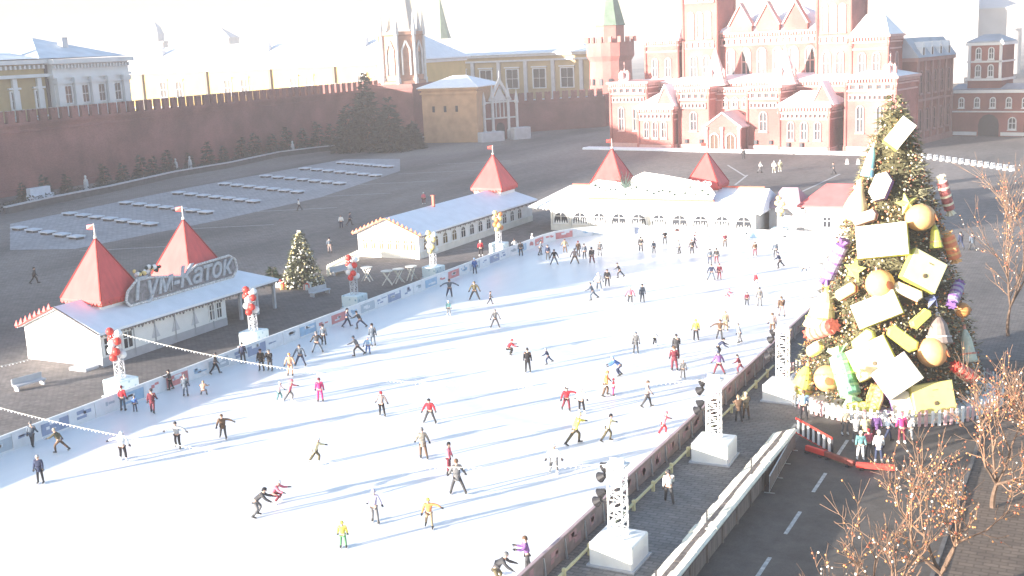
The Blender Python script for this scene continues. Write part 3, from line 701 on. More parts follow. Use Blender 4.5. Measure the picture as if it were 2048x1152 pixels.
dup(proto, (-19.9, 77.4, 0), -.03, 'farthest lattice lamp mast of the walkway row, right beside the christmas tree')
boxs = bpy.data.materials.new('snowflake_box'); boxs.use_nodes = True
n = boxs.node_tree.nodes; l = boxs.node_tree.links; tc = n.new('ShaderNodeTexCoord'); vo = n.new('ShaderNodeTexVoronoi'); vo.inputs['Scale'].default_value = 2.4
cr = n.new('ShaderNodeValToRGB'); cr.color_ramp.elements[0].position = .12; cr.color_ramp.elements[1].position = .35
cr.color_ramp.elements[0].color = (.16, .36, .46, 1); cr.color_ramp.elements[1].color = (.62, .74, .78, 1)
l.new(tc.outputs['Object'], vo.inputs['Vector']); l.new(vo.outputs['Distance'], cr.inputs[0]); l.new(cr.outputs[0], n['Principled BSDF'].inputs['Base Color'])
def ball_mast(x, y, label, m1, m2, first=[None]):
    t = thing('ball_mast', label, 'lamp mast', (x, y, 0), RND.uniform(-.1, .1), 'ball topped masts along the pavilion side')
    base_box(t, .95, boxs, 1.35)
    b = MB(); truss(b, 5.0, .26, 8); b.build('lattice', palegrey, t)
    q = [(-.15, -.35, 5.1), (.35, .0, 4.9), (-.38, -.1, 4.45), (.05, -.45, 4.2), (.38, -.2, 4.35), (-.2, -.4, 3.65), (.3, -.35, 3.55), (-.05, .3, 4.7), (.0, -.42, 3.1), (.32, .2, 3.2)]
    for i, c in enumerate(q):
        b = MB(); b.ball(c, .31, 10, 7); b.build('lantern', [m1, m2][i % 2], t, smooth=True)
    return t
ball_mast(-67.1, 62.1, 'red and white ball mast before the end gable of the sign pavilion, nearest the viewer', redp, white)
ball_mast(-67.1, 77.8, 'red and white ball mast before the open porch of the sign pavilion', redp, white)
ball_mast(-67.1, 93.3, 'red and white ball mast near the lit spruce, third along the boards', redp, white)
gold = mat('gold_ball', (.72, .55, .22), .35, .1, 2, spec=.6)
ball_mast(-67.1, 108.6, 'mast of gold balls before the near end of the middle pavilion', gold, white)
ball_mast(-67.0, 124, 'mast of gold and red balls before the far end of the middle pavilion', gold, mat('amber_ball', (.65, .22, .07), .35, .1, 2))
ball_mast(-36.8, 141.6, 'mast of gold balls in the gap between arched pavilion and red-roofed hut', gold, white)

# ---- garlands
def garland(name, p, q, sag, label, m=offwhite, r=.03):
    p = Vector(p); q = Vector(q); n = 40
    P = [p.lerp(q, i/n)-Vector((0, 0, 4*sag*(i/n)*(1-i/n))) for i in range(n+1)]
    t = thing(name, label, 'garland', p); b = MB()
    for a, c in zip(P[:-1], P[1:]): b.tube(a-p, c-p, r*.5, n=5, caps=False)
    b.build('cable', m, t)
    b = MB(); L = (q-p).length; nb = int(L/.28)
    for i in range(nb):
        u = (i+.5)/nb; c = p.lerp(q, u)-Vector((0, 0, 4*sag*u*(1-u)))-p-Vector((0, 0, .07)); b.ball(c, .035+.012*(i % 3), 5, 4)
    o = b.build('bulbs', white, t); o['kind'] = 'stuff'
garland('light_garland', (-67.1, 62.1, 5.0), (-20.7, 64.4, 5.0), 1.9, 'string of bulbs leaving the nearest red ball mast and crossing above the ice')
garland('light_garland', (-67.1, 46.6, 5.0), (-20.7, 49.2, 5.0), 1.9, 'string of bulbs crossing above the lower left boards and out over the ice')
garland('light_garland', at(20, 735, 3.2)-Vector((6, 6, -1)), at(122, 697, 3.0), .9, 'sagging string of bulbs ending at the end gable of the sign pavilion')

# ---- pavilions
panel_w = mat('pavilion_white', (.78, .77, .75), .6, .05, .8); trimr = mat('red_trim', (.55, .12, .08), .6, .15, 2)
dado = mat('grey_dado', (.42, .41, .43), .7, .1, 1)
warm = mat('warm_interior', (.12, .085, .03), .5, .3, 1.5)
def fringe(b, p, q, mi, step=.42, drop=.35):
    """icicle-like cut edge under an eave"""
    p = Vector(p); q = Vector(q); n = max(1, int((q-p).length/step)); d = (q-p)/n
    for i in range(n):
        a, c = p+d*i, p+d*(i+1); m_ = (a+c)/2-Vector((0, 0, drop*(.6+.4*((i*7) % 3)/2)))
        e = Vector((d.y, -d.x, 0)).normalized()*.05
        b.add([a-e, c-e, m_-e, a+e, c+e, m_+e], [(0,1,2),(5,4,3),(0,3,4,1),(1,4,5,2),(2,5,3,0)], mi)
def roofthick(b, pts, z_th=.22, mi=0):
    n = len(pts); b.add([(x, y, z) for x, y, z in pts]+[(x, y, z-z_th) for x, y, z in pts], [tuple(range(n)), tuple(range(2*n-1, n-1, -1))]+[(i, n+i, n+(i+1) % n, (i+1) % n) for i in range(n)], mi)
def turret(parent, x, y, z0, half, z1, flag=1, ztop=None):
    b = MB(); b.box(x-half*.86, x+half*.86, y-half*.86, y+half*.86, z0-1.9, z0-.05, 0)
    b.box(x-half*.9, x+half*.9, y-half*.9, y+half*.9, z0-.5, z0-.1, 1)
    tb = b.build('turret', [panel_w, trimr], parent)
    b = MB(); b.box(x-half, x+half, y-half, y+half, z0-.12, z0+.12); b.pyr(x-half, x+half, y-half, y+half, z0+.121, z1)
    for sx, sy in ((-1,-1),(1,-1),(1,1),(-1,1)): b.tube((x+sx*half, y+sy*half, z0+.12), (x, y, z1), .10, .05, 5, 1)
    for s in (-1, 1): fringe(b, (x-half, y+s*half, z0-.1), (x+half, y+s*half, z0-.1), 0); fringe(b, (x+s*half, y-half, z0-.1), (x+s*half, y+half, z0-.1), 0)
    b.build('tent_roof', [red, mat('dark_red_rib', (.32, .035, .03), .6, .1, 2)], tb)
    b = MB(); b.tube((x, y, z1-.1), (x, y, z1+1.25), .06, .04, 6, 0); b.ball((x, y, z1+.05), .16, 8, 6, 0)
    b.add([(x, y, z1+1.2), (x-.75, y-.15, z1+1.1), (x-.7, y-.2, z1+.75), (x, y, z1+.7), (x, y+.02, z1+1.2), (x-.75, y-.13, z1+1.1), (x-.7, y-.18, z1+.75), (x, y+.02, z1+.7)], [(0,1,2,3),(7,6,5,4),(0,4,5,1),(1,5,6,2),(2,6,7,3)], 1)
    b.build('flag', [offwhite, redp], tb)
def pav_window(parent, axis, face, plane, u, w_, z0=1.0, z1=2.35, name='window', arch=False, lit=dark):
    b = MB(); d = face*.09
    o = arch_pts(u, w_, z0, z1, 6) if arch else [(u-w_/2, z0), (u+w_/2, z0), (u+w_/2, z1), (u-w_/2, z1)]
    o2 = arch_pts(u, w_+.3, z0-.15, z1+.15, 6) if arch else [(u-w_/2-.14, z0-.14), (u+w_/2+.14, z0-.14), (u+w_/2+.14, z1+.14), (u-w_/2-.14, z1+.14)]
    n = len(o)
    def P(a, z, q): return (a, q, z) if axis == 'y' else (q, a, z)
    b.add([P(a, z, plane+d) for a, z in o2]+[P(a, z, plane+d) for a, z in o]+[P(a, z, plane) for a, z in o2]+[P(a, z, plane+d*.2) for a, z in o],
          [f for k in range(n) for f in ((k, (k+1) % n, n+(k+1) % n, n+k), (k, 2*n+k, 2*n+(k+1) % n, (k+1) % n), (n+k, n+(k+1) % n, 3*n+(k+1) % n, 3*n+k))], 0)
    b.add([P(a, z, plane+d*.3) for a, z in o], [tuple(range(n))], 1)
    for a0, a1, q0, q1 in ((u-.04, u+.04, z0, z1-.05), (u-w_/2, u+w_/2, z0+(z1-z0)*.6, z0+(z1-z0)*.6+.07)):
        lo, hi = sorted((plane+d*.4, plane+d*.8))
        if axis == 'y': b.box(a0, a1, lo, hi, q0, q1, 0)
        else: b.box(lo, hi, a0, a1, q0, q1, 0)
    return b.build(name, [panel_w, lit], parent)
# 1: sign pavilion
p1 = thing('sign_pavilion', 'long white pavilion with snowy roof, two red tent turrets and a script sign, lower left', 'pavilion', (-79.4, 67.6, 0))
W2 = 4.5; LEN1 = 15.6; LT = 23.2
b = MB(); b.box(-W2, W2, 0, LEN1, .12, 2.95, 0); b.prism([(-W2, 2.95), (W2, 2.95), (0, 4.85)], 0.0, .3, 0)
b.box(-W2-.03, W2+.03, -.03, LEN1+.03, .0, .75, 1)
for k in range(6): b.box(W2, W2+.07, 1.2+2.5*k, 1.3+2.5*k, .1, 2.9, 2)
for x in (-2.9, -1.4, .2, 1.7, 3.1): b.box(x-.04, x+.04, -.05, 0, .1, 2.9+max(0, 1.9*(1-abs(x)/W2))-.3, 0)
for (x, z) in ((-1.35, 1.2),(-1.1, 1.6),(1.3, 1.9),(1.75, 1.9),(1.35, 1.2),(1.8, 1.1),(1.5, .9)): b.box(x-.14, x+.14, -.07, -.02, z-.25, z+.25, 3)
b.build('wall', [panel_w, dado, mat('rib_grey', (.36, .36, .38), .6, .1, 1), adn if False else mat('blue_print', (.42, .46, .6), .6, .1, 1)], p1)
b = MB(); zE, zR, ov = 3.05, 5.05, .45
roofthick(b, [(W2+ov, -.4, zE), (W2+ov, LT, zE), (0, LT-4.2, zR), (0, -.4, zR)])
roofthick(b, [(-W2-ov, LT, zE), (-W2-ov, -.4, zE), (0, -.4, zR), (0, LT-4.2, zR)])
roofthick(b, [(W2+ov, LT, zE), (-W2-ov, LT, zE), (0, LT-4.2, zR)])
b.build('roof', [snow], p1)
b = MB(); fringe(b, (W2+ov, -.4, zE-.2), (W2+ov, LT, zE-.2), 0)
b.bar((W2+ov-.02, -.43, zE-.1), (.0, -.43, zR-.06), .1, .28, 0, up=(0,1,0)); b.bar((-W2-ov+.02, -.43, zE-.1), (.0, -.43, zR-.06), .1, .28, 1, up=(0,1,0))
for k in range(8):
    u = k/8; b.pyr(-W2-ov+u*4.9-.2, -W2-ov+u*4.9+.25, -.5, -.3, zE+u*2-.02, zE+u*2+.5, 1)
b.build('eave_trim', [mat('garland_grey', (.2, .18, .17), .8, .4, 6), redp], p1)
pav_window(p1, 'x', 1, W2, 1.1, 1.5, .95, 2.4); pav_window(p1, 'x', 1, W2, 3.0, 1.0, 1.0, 2.4)
for k in range(2): pav_window(p1, 'x', 1, W2, 13.6+1.0*k, .6, 1.0, 2.4)
for k in range(3):
    b = MB(); x = W2+.01; y = 6.3+2.5*k; b.prism([(y-.5, 1.1), (y+.5, 1.1), (y, 2.3)], x, x+.04, 0, 'x'); b.build('tree_motif', mat('motif', (.55, .55, .57), .7, .1, 2), p1)
for y in (LEN1+2.2, LEN1+4.6, LT-.3):
    b = MB(); b.bev(W2-.25, W2+.05, y-.15, y+.15, 0, 2.85, .03); b.build('column', palegrey, p1)
    b = MB(); b.bev(-W2-.05, -W2+.25, y-.15, y+.15, 0, 2.85, .03); b.build('column', palegrey, p1)
b = MB(); b.box(-W2+.3, -W2+.4, LEN1+.1, LT-.3, .1, 2.7); b.box(-2, -1.9, LEN1+.1, LT-1, .1, 2.7); b.build('porch_screen', mat('porch_grey', (.2, .2, .21), .7, .3, 1), p1)
b = MB(); b.bev(2.2, 4.2, -1.6, -.1, 0, .25, .05); b.build('doorstep', palegrey, p1)
turret(p1, 0, 4.9, 4.95, 2.45, 10.1); turret(p1, 0, 15.9, 4.95, 2.45, 10.1)
def sign_text(parent, txt, x, y, z, size, rot, mats, name='sign_lettering', ext=.09, shear=.25):
    cu = bpy.data.curves.new('txt', 'FONT'); cu.body = txt; cu.size = size; cu.extrude = ext; cu.shear = shear; cu.bevel_depth = .035; cu.bevel_resolution = 0; cu.offset = .02
    cu.align_x = 'CENTER'
    o = bpy.data.objects.new('txt', cu); COL.objects.link(o); dg = bpy.context.evaluated_depsgraph_get()
    me = bpy.data.meshes.new_from_object(o.evaluated_get(dg)); bpy.data.objects.remove(o)
    me.transform(rot); me.transform(Matrix.Translation((x, y, z))); me.materials.clear()
    for m in mats: me.materials.append(m)
    return link(name, me, parent)
RX = Matrix.Rotation(rad(90), 4, 'Z') @ Matrix.Rotation(rad(90), 4, 'X')      # facing +x, reading along +y
frost = mat('frosted_letter', (.42, .44, .47), .6, .2, 3)
sgn = thing('roof_sign', 'script sign of grey frosted letters in a tinsel border on the near pavilion roof', 'sign', (-76.75, 67.6, 4.15))
b = MB()
pts = [(5.3, -.1), (18.9, -.15), (19.6, .5), (19.4, 1.5), (18.6, 2.0), (14, 1.9), (12.2, 1.2), (10.6, 1.5), (8.2, 1.9), (6.4, 2.0), (5.2, 1.2), (4.9, .4)]
b.prism(pts, 0, .15, 0, 'x')
for k in range(4): b.bar((-1.1, 6.5+3.8*k, -.1), (.0, 6.5+3.8*k, .7), .08, .08, 1); b.bar((.05, 6.5+3.8*k, -1.), (.05, 6.5+3.8*k, .0), .1, .1, 1)
b.build('backing', [mat('sign_back', (.22, .21, .22), .8, .35, 3), steel], sgn)
sign_text(sgn, 'Гум-Каток', .22, 12.2, .28, 2.55, RX, [frost])
b = MB()
n = len(pts)
for i in range(n):
    a, c = pts[i], pts[(i+1) % n]; b.tube((.2, a[0], a[1]), (.2, c[0], c[1]), .12, n=6)
b.build('tinsel_border', mat('tinsel', (.55, .53, .52), .6, .5, 8), sgn)
b = MB()
for k in range(26): b.ball((-.3+RND.uniform(-.3, .3), 8.2+RND.uniform(-1.6, 1.6), 2.2+RND.uniform(0, .6)), RND.uniform(.12, .25), 6, 4, k % 3)
b.build('bauble_cluster', [white, gold, bfir[2]], sgn)['kind'] = 'stuff'
# 2: middle pavilion
p2 = thing('gable_pavilion', 'middle white pavilion with orange trimmed lit gable, snowy roof and one red tent turret', 'pavilion', (-79.2, 118, 0))
b = MB(); b.box(-4.5, 4.4, 0, 31, .3, 2.95, 0); b.prism([(-4.5, 2.95), (4.4, 2.95), (0, 4.8)], 0, .3, 0); b.box(-4.53, 4.43, -.03, 31.03, 0, .8, 1)
b.box(-2.2, 1.4, -.14, 0, 2.6, 4.0, 0); b.build('wall', [panel_w, offwhite], p2)
b = MB()
roofthick(b, [(4.85, -.4, zE), (4.85, 32, zE), (0, 30, zR), (0, -.4, zR)]); roofthick(b, [(-4.95, 32, zE), (-4.95, -.4, zE), (0, -.4, zR), (0, 30, zR)])
b.build('roof', snow, p2)
b = MB(); fringe(b, (4.85, -.4, zE-.2), (4.85, 32, zE-.2), 1)
ot = mat('orange_trim', (.72, .20, .09), .6, .15, 3)
for s in (1, -1):
    b.bar((s*4.9, -.45, zE-.12), (0, -.45, zR-.08), .12, .34, 0, up=(0,1,0))
    for k in range(8): u = k/8; b.pyr(s*4.9*(1-u)-.22, s*4.9*(1-u)+.22, -.52, -.32, zE+u*2-.02, zE+u*2+.35, 0)
b.build('eave_trim', [ot, mat('garland_grey', (.2, .18, .17))], p2)
for x in (-3.4, -2.2, -1.0, .2, 1.4, 2.6, 3.6): pav_window(p2, 'y', -1, 0, x, .62, 1.05, 2.35, arch=True, lit=warm)
for k in range(12): pav_window(p2, 'x', 1, 4.4, 1.6+2.3*k, 1.1, 1.0, 2.35, arch=True, lit=warm if k < 4 else dark)
turret(p2, -.2, 28.4, 5.2, 2.5, 9.9)
b = MB(); b.box(.2, .5, 10.4, 10.7, 4.6, 6.3); b.box(.1, .6, 10.3, 10.8, 6.3, 6.4); b.build('chimney', trimr, p2)
# 3: arched pavilion at the far end
p3 = thing('arched_pavilion', 'wide white pavilion with arched windows and two red turrets across the far end', 'pavilion', (-71.0, 141.9, 0))
b = MB(); b.box(2.6, 31, 0, 9, .1, 3.0, 0); b.box(2.55, 31.05, -.05, 9.05, 0, .85, 1); b.box(2.5, 31.1, -.12, 0, 2.75, 2.95, 1)
for k in range(11): b.box(2.75+2.82*k-.12, 2.75+2.82*k+.12, -.15, 0, .1, 3, 1)
b.build('wall', [panel_w, offwhite], p3)
b = MB(); b.hip(-.6, 32, -.6, 9.7, 3.25, 5.6, 3.6, 31.6, 0); b.build('roof', snow, p3)
b = MB(); fringe(b, (-.5, -.62, 3.1), (32, -.62, 3.1), 0, .5, .3); b.bar((4, 4.4, 5.75), (31, 4.4, 5.75), .2, .2, 1); b.build('eave_trim', [offwhite, trimr], p3)
for k in range(10):
    u = 4.16+2.82*k; pav_window(p3, 'y', -1, -.06, u, 2.0, 1.05, 2.55, arch=True)
    b = MB()
    for j in range(5): b.prism([(u-.85+.35*j, 1.07), (u-.55+.35*j, 1.07), (u-.7+.35*j, 1.5+.3*((j*3+k) % 3))], -.14, -.11, 0)
    b.build('window_decor', panel_w, p3)
turret(p3, 9.6, 5.4, 5.9, 2.4, 10.7); turret(p3, 23.0, 5.4, 5.9, 2.3, 10.2)
sg3 = thing('roof_sign', 'bright sparkling scrollwork sign with a green spray on the roof of the arched pavilion', 'sign', (-71, 142.6, 4.7))
b = MB()
b.prism([(8.2, -.2), (25.2, -.2), (25.6, .6), (24.6, 1.9), (22, 2.4), (19, 2.9), (16, 3.3), (14.4, 2.6), (13.6, 1.6), (12.6, 1.9), (9.4, 2.2), (8.3, 1.6)], 0, .2, 0)
b.box(8, 25.4, -.05, .3, -.45, -.22, 1)
for k in range(5): b.bar((9.5+3.6*k, .2, 0), (9.5+3.6*k, 1.6, -.0), .1, .1, 1)
b.build('backing', [offwhite, trimr], sg3)
b = MB()
for k in range(34):
    c = Vector((8.7+.49*k, -.12, .5+.9*abs(math.sin(k*1.3))+.6*(k > 15))); r = .25+.12*(k % 3)
    for j in range(9):
        a0, a1 = j*.75, (j+1)*.75; b.tube(c+Vector((r*math.cos(a0), 0, r*math.sin(a0))), c+Vector((r*math.cos(a1), 0, r*math.sin(a1))), .06, n=5, caps=False)
b.build('scrollwork', white, sg3)['kind'] = 'stuff'
b = MB()
for k in range(22):
    c = (8.9+.75*k+RND.uniform(-.2, .2), RND.uniform(.3, 1.5)); b.prism([(c[0]-.2, c[1]), (c[0]+.05, c[1]-.14), (c[0]+.3, c[1]+.1), (c[0], c[1]+.2)], -.05, 0)
b.build('scroll_gap_shade', bfir[0], sg3)['kind'] = 'stuff'  # dark diamonds painted in as shaded gaps between the scrolls
b = MB()
for k in range(18):
    a = rad(20+8*k); c = Vector((13.4, -.2, 1.2)); b.tube(c, c+Vector((math.cos(a)*1.4, RND.uniform(-.2, .2), math.sin(a)*RND.uniform(1.2, 2.4))), .09, .02, 4)
b.build('green_spray', bfir[2], sg3)['kind'] = 'stuff'
# 4: red-roofed hut
p4 = thing('red_roof_hut', 'small white hut with a flat-pitched red roof between the arched pavilion and the christmas tree', 'hut', (-36.6, 144.2, 0))
b = MB(); b.box(2.2, 13, 0, 6, .1, 3.6, 0); b.box(2.15, 13.05, -.05, 6.05, 0, .5, 1); b.box(-2.6, 2.2, 1.2, 6, .1, 3.2, 2); b.build('wall', [panel_w, dado, palegrey], p4)
b = MB(); b.hip(1.4, 13.6, -.6, 7, 3.9, 6.2, 4.2, 12, 0); b.build('roof', mat('dusty_red_roof', (.55, .13, .13), .7, .15, .6), p4)
b = MB(); b.hip(-2.8, 1.6, .6, 6.6, 3.5, 5.6, -1.5, 0.5, 0); b.build('lean_to_roof', mat('mauve_roof', (.34, .25, .29), .8, .1, .6), p4)
b = MB(); b.box(8.1, 8.9, -.1, 0, .5, 2.8); b.build('door', dark, p4)
for x in (5, 11): pav_window(p4, 'y', -1, -.01, x, .9, 1.2, 2.4)

# ================================================================ TREES
def conifer(name, loc, h, r, nt, label, mats=fir, group=None, seed=1, needle=.5, base=.06, pw=.9):
    R = random.Random(seed); t = thing(name, label, 'tree', loc, 0, group)
    b = MB(); b.tube((0, 0, 0), (0, 0, h*.97), h*.018+.03, .02, 7); b.build('trunk', bark, t)
    b = MB(); nb = int(nt/14)
    for k in range(nb):
        u = 1-math.sqrt(R.random()*.97); z = h*(base+(1-base)*u); br = r*(1-u)**pw*R.uniform(.78, 1.12)+.05*r
        a = R.uniform(0, 2*math.pi); dirv = Vector((math.cos(a), math.sin(a), 0)); mi = R.choice((0, 0, 1, 1, 1, 2))
        sag = R.uniform(.12, .32)
        for j in range(14):
            q = R.uniform(.25, 1.0); p = dirv*(br*q)+Vector((0, 0, z-sag*br*q+R.uniform(-.1, .1)*needle))
            side = Vector((-dirv.y, dirv.x, 0))*R.uniform(-.55, .55)*br*q*.55; p += side
            d = (dirv*R.uniform(.4, 1)+side.normalized()*R.uniform(0, .8)+Vector((0, 0, R.uniform(-.45, .35)))).normalized()*needle*R.uniform(.7, 1.5)
            wv = d.cross(Vector((R.uniform(-1, 1), R.uniform(-1, 1), 1))).normalized()*needle*.2
            b.add([p-wv, p+wv*.9, p+d], [(0, 1, 2)], mi if R.random() < .8 else R.randrange(3))
    b.build('crown', mats, t)
    return t
# firs at the foot of the fortress wall
conifer('fir_tree', at(744, 300)+Vector((-1, 0, 0)), 20.5, 5.4, 5200, 'tallest dark blue fir before the fortress wall, its tip rising above the battlements', bfir, 'firs by the fortress wall', 3, 1.1)
conifer('fir_tree', at(782, 303), 14.0, 5.2, 4200, 'broad dark blue fir directly right of the tallest fir', bfir, 'firs by the fortress wall', 4, 1.1)
conifer('fir_tree', at(706, 304)+Vector((-1, 0, 0)), 12.5, 4.6, 3600, 'broad dark blue fir directly left of the tallest fir', bfir, 'firs by the fortress wall', 5, 1.1)
conifer('fir_tree', at(826, 297), 7.0, 3.2, 3200, 'low rightmost dark blue fir, nearest the barbican', bfir, 'firs by the fortress wall', 6, 1.1)
sm = conifer('small_fir', (0, 0, 0), 5.2, 1.7, 900, 'small dark fir in the row along the foot of the fortress wall', bfir, 'small firs along the fortress wall', 9, .6)
first = True
for px, py, s in ((60,408,.8),(105,400,1.0),(150,393,.9),(225,380,1.1),(262,373,1.0),(300,366,1.25),(322,362,1.1),(352,352,1.2),(395,344,.9),(430,338,1.3),(462,333,1.0),(498,326,1.3),(525,320,1.4),(560,313,1.2),(590,309,1.5),(622,304,1.3),(652,300,1.6),(678,297,1.4)):
    p = at(px, py-2)+Vector((-3, 1, 0)); o = sm if first else dup(sm); first = False
    o.location = p; o.rotation_euler.z = px; o.scale = (s, s, s*.95)
# low parapet with hedge along the graves
pl = [at(a, c) for a, c in ((12,428),(100,408),(220,384),(350,354),(460,335),(560,313),(640,303),(760,292),(860,281),(925,277))]
t = thing('parapet_wall', 'long low grey stone parapet curving along the foot of the firs', 'wall', pl[0]); b = MB(); c2 = MB()
for a, c in zip(pl[:-1], pl[1:]):
    a = a-pl[0]; c = c-pl[0]; b.bar(a+Vector((0,0,.55)), c+Vector((0,0,.55)), .5, 1.1); c2.bar(a+Vector((0,0,1.22)), c+Vector((0,0,1.22)), .8, .22)
b.build('wall', mat('dark_granite', (.10, .10, .105), .8, .2, 1), t); c2.build('coping', palegrey, t)
t = thing('hedge', 'dark clipped hedge running behind the low stone parapet', 'hedge', pl[0]); b = MB(); R = random.Random(8)
for a, c in zip(pl[:-1], pl[1:]):
    L = (c-a).length; n = int(L*14)
    for i in range(n):
        p = a.lerp(c, R.random())-pl[0]+Vector((-1.6+R.uniform(-.8, .8), R.uniform(-.3, .3), R.uniform(.1, 1.7))); d = Vector((R.uniform(-1, 1), R.uniform(-1, 1), R.uniform(-.3, 1)))*.5; w_ = d.orthogonal().normalized()*.16
        b.add([p-w_, p+w_, p+d], [(0, 1, 2)], R.randrange(3))
b.build('foliage', bfir, t)
# busts and a booth by the wall
for i, (px, py, lb) in enumerate(((190,385,'small white bust on a pillar, leftmost of the busts behind the parapet'),(368,347,'white bust on a pillar behind the middle of the parapet'),(396,342,'white bust on a pillar just right of the middle one behind the parapet'),(600,308,'white bust on a pillar, rightmost behind the parapet'))):
    p = at(px, py)+Vector((-2.2, 0, 0)); t = thing('stone_bust', lb, 'bust', p, rad(10), 'busts behind the parapet')
    b = MB(); b.bev(-.35, .35, -.35, .35, 0, 2.2, .05); b.build('pillar', palegrey, t)
    b = MB(); b.lathe([(.34, 2.2), (.42, 2.45), (.16, 2.75), (.15, 2.85), (.24, 3.05), (.2, 3.3), (.05, 3.42)], (0, 0, 0), 10); b.build('bust', gothic, t, smooth=True)
t = thing('white_stand', 'small white stepped stand behind the parapet at the far left', 'stand', at(97, 402)+Vector((-2, 0, 0)), rad(90))
b = MB(); b.bev(-2.6, 2.6, -.9, .9, 0, 1.3, .06); b.bev(-2.4, 2.4, -.2, .9, 1.3, 2.6, .06); b.build('body', mat('stand_blue_white', (.6, .62, .68), .7, .1, 1), t)
# pale slabs on the terrace, in rows
slab = None
rows = [((39,460),(153,478),5),((140,431),(300,452),7),((252,409),(412,428),7),((357,389),(507,406),7),((450,371),(595,387),7),((532,355),(679,370),7),((610,340),(751,354),7),((684,328),(776,336),6)]
sm_ = mat('pale_slab', (.60, .63, .68), .7, .06, 1)
for a, c, n in rows:
    for i in range(n):
        p = at(a[0]+(c[0]-a[0])*i/(n-1), a[1]+(c[1]-a[1])*i/(n-1))
        if slab is None:
            slab = thing('stone_bench', 'low pale bench-like slab in rows on the shaded terrace before the fortress wall', 'bench', p, 0, 'pale slabs in rows on the terrace')
            b = MB(); b.bev(-1.2, 1.2, -.85, .85, .35, .55, .05); b.build('top_slab', sm_, slab)
            
            for x in (-.9, .9):
                b = MB(); b.box(x-.15, x+.15, -.6, .6, 0, .35); b.build('support', mat('dark_granite', (.1, .1, .1)), slab)
            o = slab
        else: o = dup(slab, p)
        o.rotation_euler.z = rad(-8)
# lit spruce with presents and a white fence beyond it
sp = at(607, 572)
conifer('lit_spruce', sp, 6.4, 2.3, 4600, 'small spruce hung with white and gold lights between the sign pavilion and the gable pavilion', [mat('frost_fir_dark', (.06, .08, .05), .8, .3, 2), mat('frost_fir_mid', (.12, .135, .08), .8, .3, 2), mat('frost_fir_light', (.25, .25, .18), .8, .3, 2)], None, 21, .45, .02)
lb = MB(); R = random.Random(5)
for k in range(380):
    u = R.random()**1.3; a = R.uniform(0, 6.28); rr = 2.3*(1-u)**.9+.08; lb.ball((rr*math.cos(a), rr*math.sin(a), 6.3*(.03+.95*u)), R.choice((.06, .08, .13)), 5, 4, R.randrange(3))
o = lb.build('lights', [bulb_white, mat('pale_gold', (.75, .62, .32), .4, .1, 2), offwhite], [x for x in bpy.data.objects if x.name == 'lit_spruce'][0]); o['kind'] = 'stuff'
for i, (dx, dy, s, m, lab) in enumerate(((-2.2, -1.2, .8, offwhite, 'cream present box left of the lit spruce'), (-3.2, -.4, .6, gold, 'gold present box at the left end of the pile by the lit spruce'), (-1.2, -2.0, .7, gold, 'gold present box in front of the lit spruce'), (1.6, -1.4, .7, offwhite, 'cream present box right of the lit spruce'), (-2.4, .6, 1.0, offwhite, 'largest cream present box behind the pile by the lit spruce'))):
    t = thing('present_box', lab, 'present', sp+Vector((dx, dy, 0)), .4*i, 'presents round the lit spruce')
    b = MB(); b.bev(-s*.5, s*.5, -s*.5, s*.5, 0, s*.8, .04); b.build('box', m, t)
    b = MB(); b.box(-s*.52, s*.52, -.06, .06, 0.01, s*.82); b.box(-.06, .06, -s*.52, s*.52, .01, s*.83); b.ball((0, 0, s*.88), .14, 6, 4); b.build('ribbon', redp, t)
sf = conifer('low_fir', sp+Vector((-4.0, -.2, 0)), 2.2, 1.5, 1200, 'low lit bush of fir branches left of the lit spruce', fir, None, 33, .35, .02)
p, q = at(655, 553), at(720, 520); t = thing('lit_fence', 'cream lit picket fence between the lit spruce and the gable pavilion', 'fence', p, math.atan2(q.y-p.y, q.x-p.x)); L = (q-p).length
b = MB()
for k in range(int(L/.3)): b.box(.3*k, .3*k+.2, -.04, .04, 0, 1.25+.1*(k % 2))
b.build('pickets', mat('lit_picket', (.8, .76, .62), .6, .1, 3), t)['kind'] = 'stuff'
b = MB(); b.bar((0, .06, .9), (L, .06, .9), .06, .12); b.bar((0, .06, .35), (L, .06, .35), .06, .12); b.build('rail', offwhite, t)
# cross-legged white stands in front of the gable pavilion
st = None
for i, (px, py, lb) in enumerate(((735, 562, 'white cross-legged stand beside the third red ball mast'), (775, 570, 'white cross-legged stand, second from the left before the lit gable'), (798, 566, 'white cross-legged stand, third from the left before the lit gable'), (824, 560, 'white cross-legged stand, rightmost before the lit gable'))):
    p = at(px, py); t = thing('folding_stand', lb, 'stand', p, .5*i, 'white stands before the gable pavilion')
    b = MB(); b.bar((-.55, -.3, 0), (.45, -.2, 1.5), .09, .09); b.bar((.55, -.3, 0), (-.45, -.2, 1.5), .09, .09); b.bar((-.55, .3, 0), (.45, .2, 1.5), .09, .09); b.bar((.55, .3, 0), (-.45, .2, 1.5), .09, .09); b.build('legs', offwhite, t)
    b = MB(); b.lathe([(.62, 1.5), (.66, 1.53), (.66, 1.58), (.6, 1.6)], (0, 0, 0), 14); b.build('top', offwhite, t)
for i, (px, py, lb) in enumerate(((680, 548, 'low white bench in the shade right of the lit spruce'), (640, 590, 'low white bench nearest the boards below the lit spruce'), (60, 775, 'white bench with blue cushions at the lower left edge'))):
    p = at(px, py); t = thing('white_bench', lb, 'bench', p, rad(80)); b = MB(); b.bev(-1.3, 1.3, -.35, .35, .38, .5, .04); b.bev(-1.3, 1.3, .28, .38, .5, .95, .03); b.build('seat', palegrey, t)
    for x in (-1.1, 1.1):
        b = MB(); b.box(x-.06, x+.06, -.3, .3, 0, .38); b.build('leg', palegrey, t)

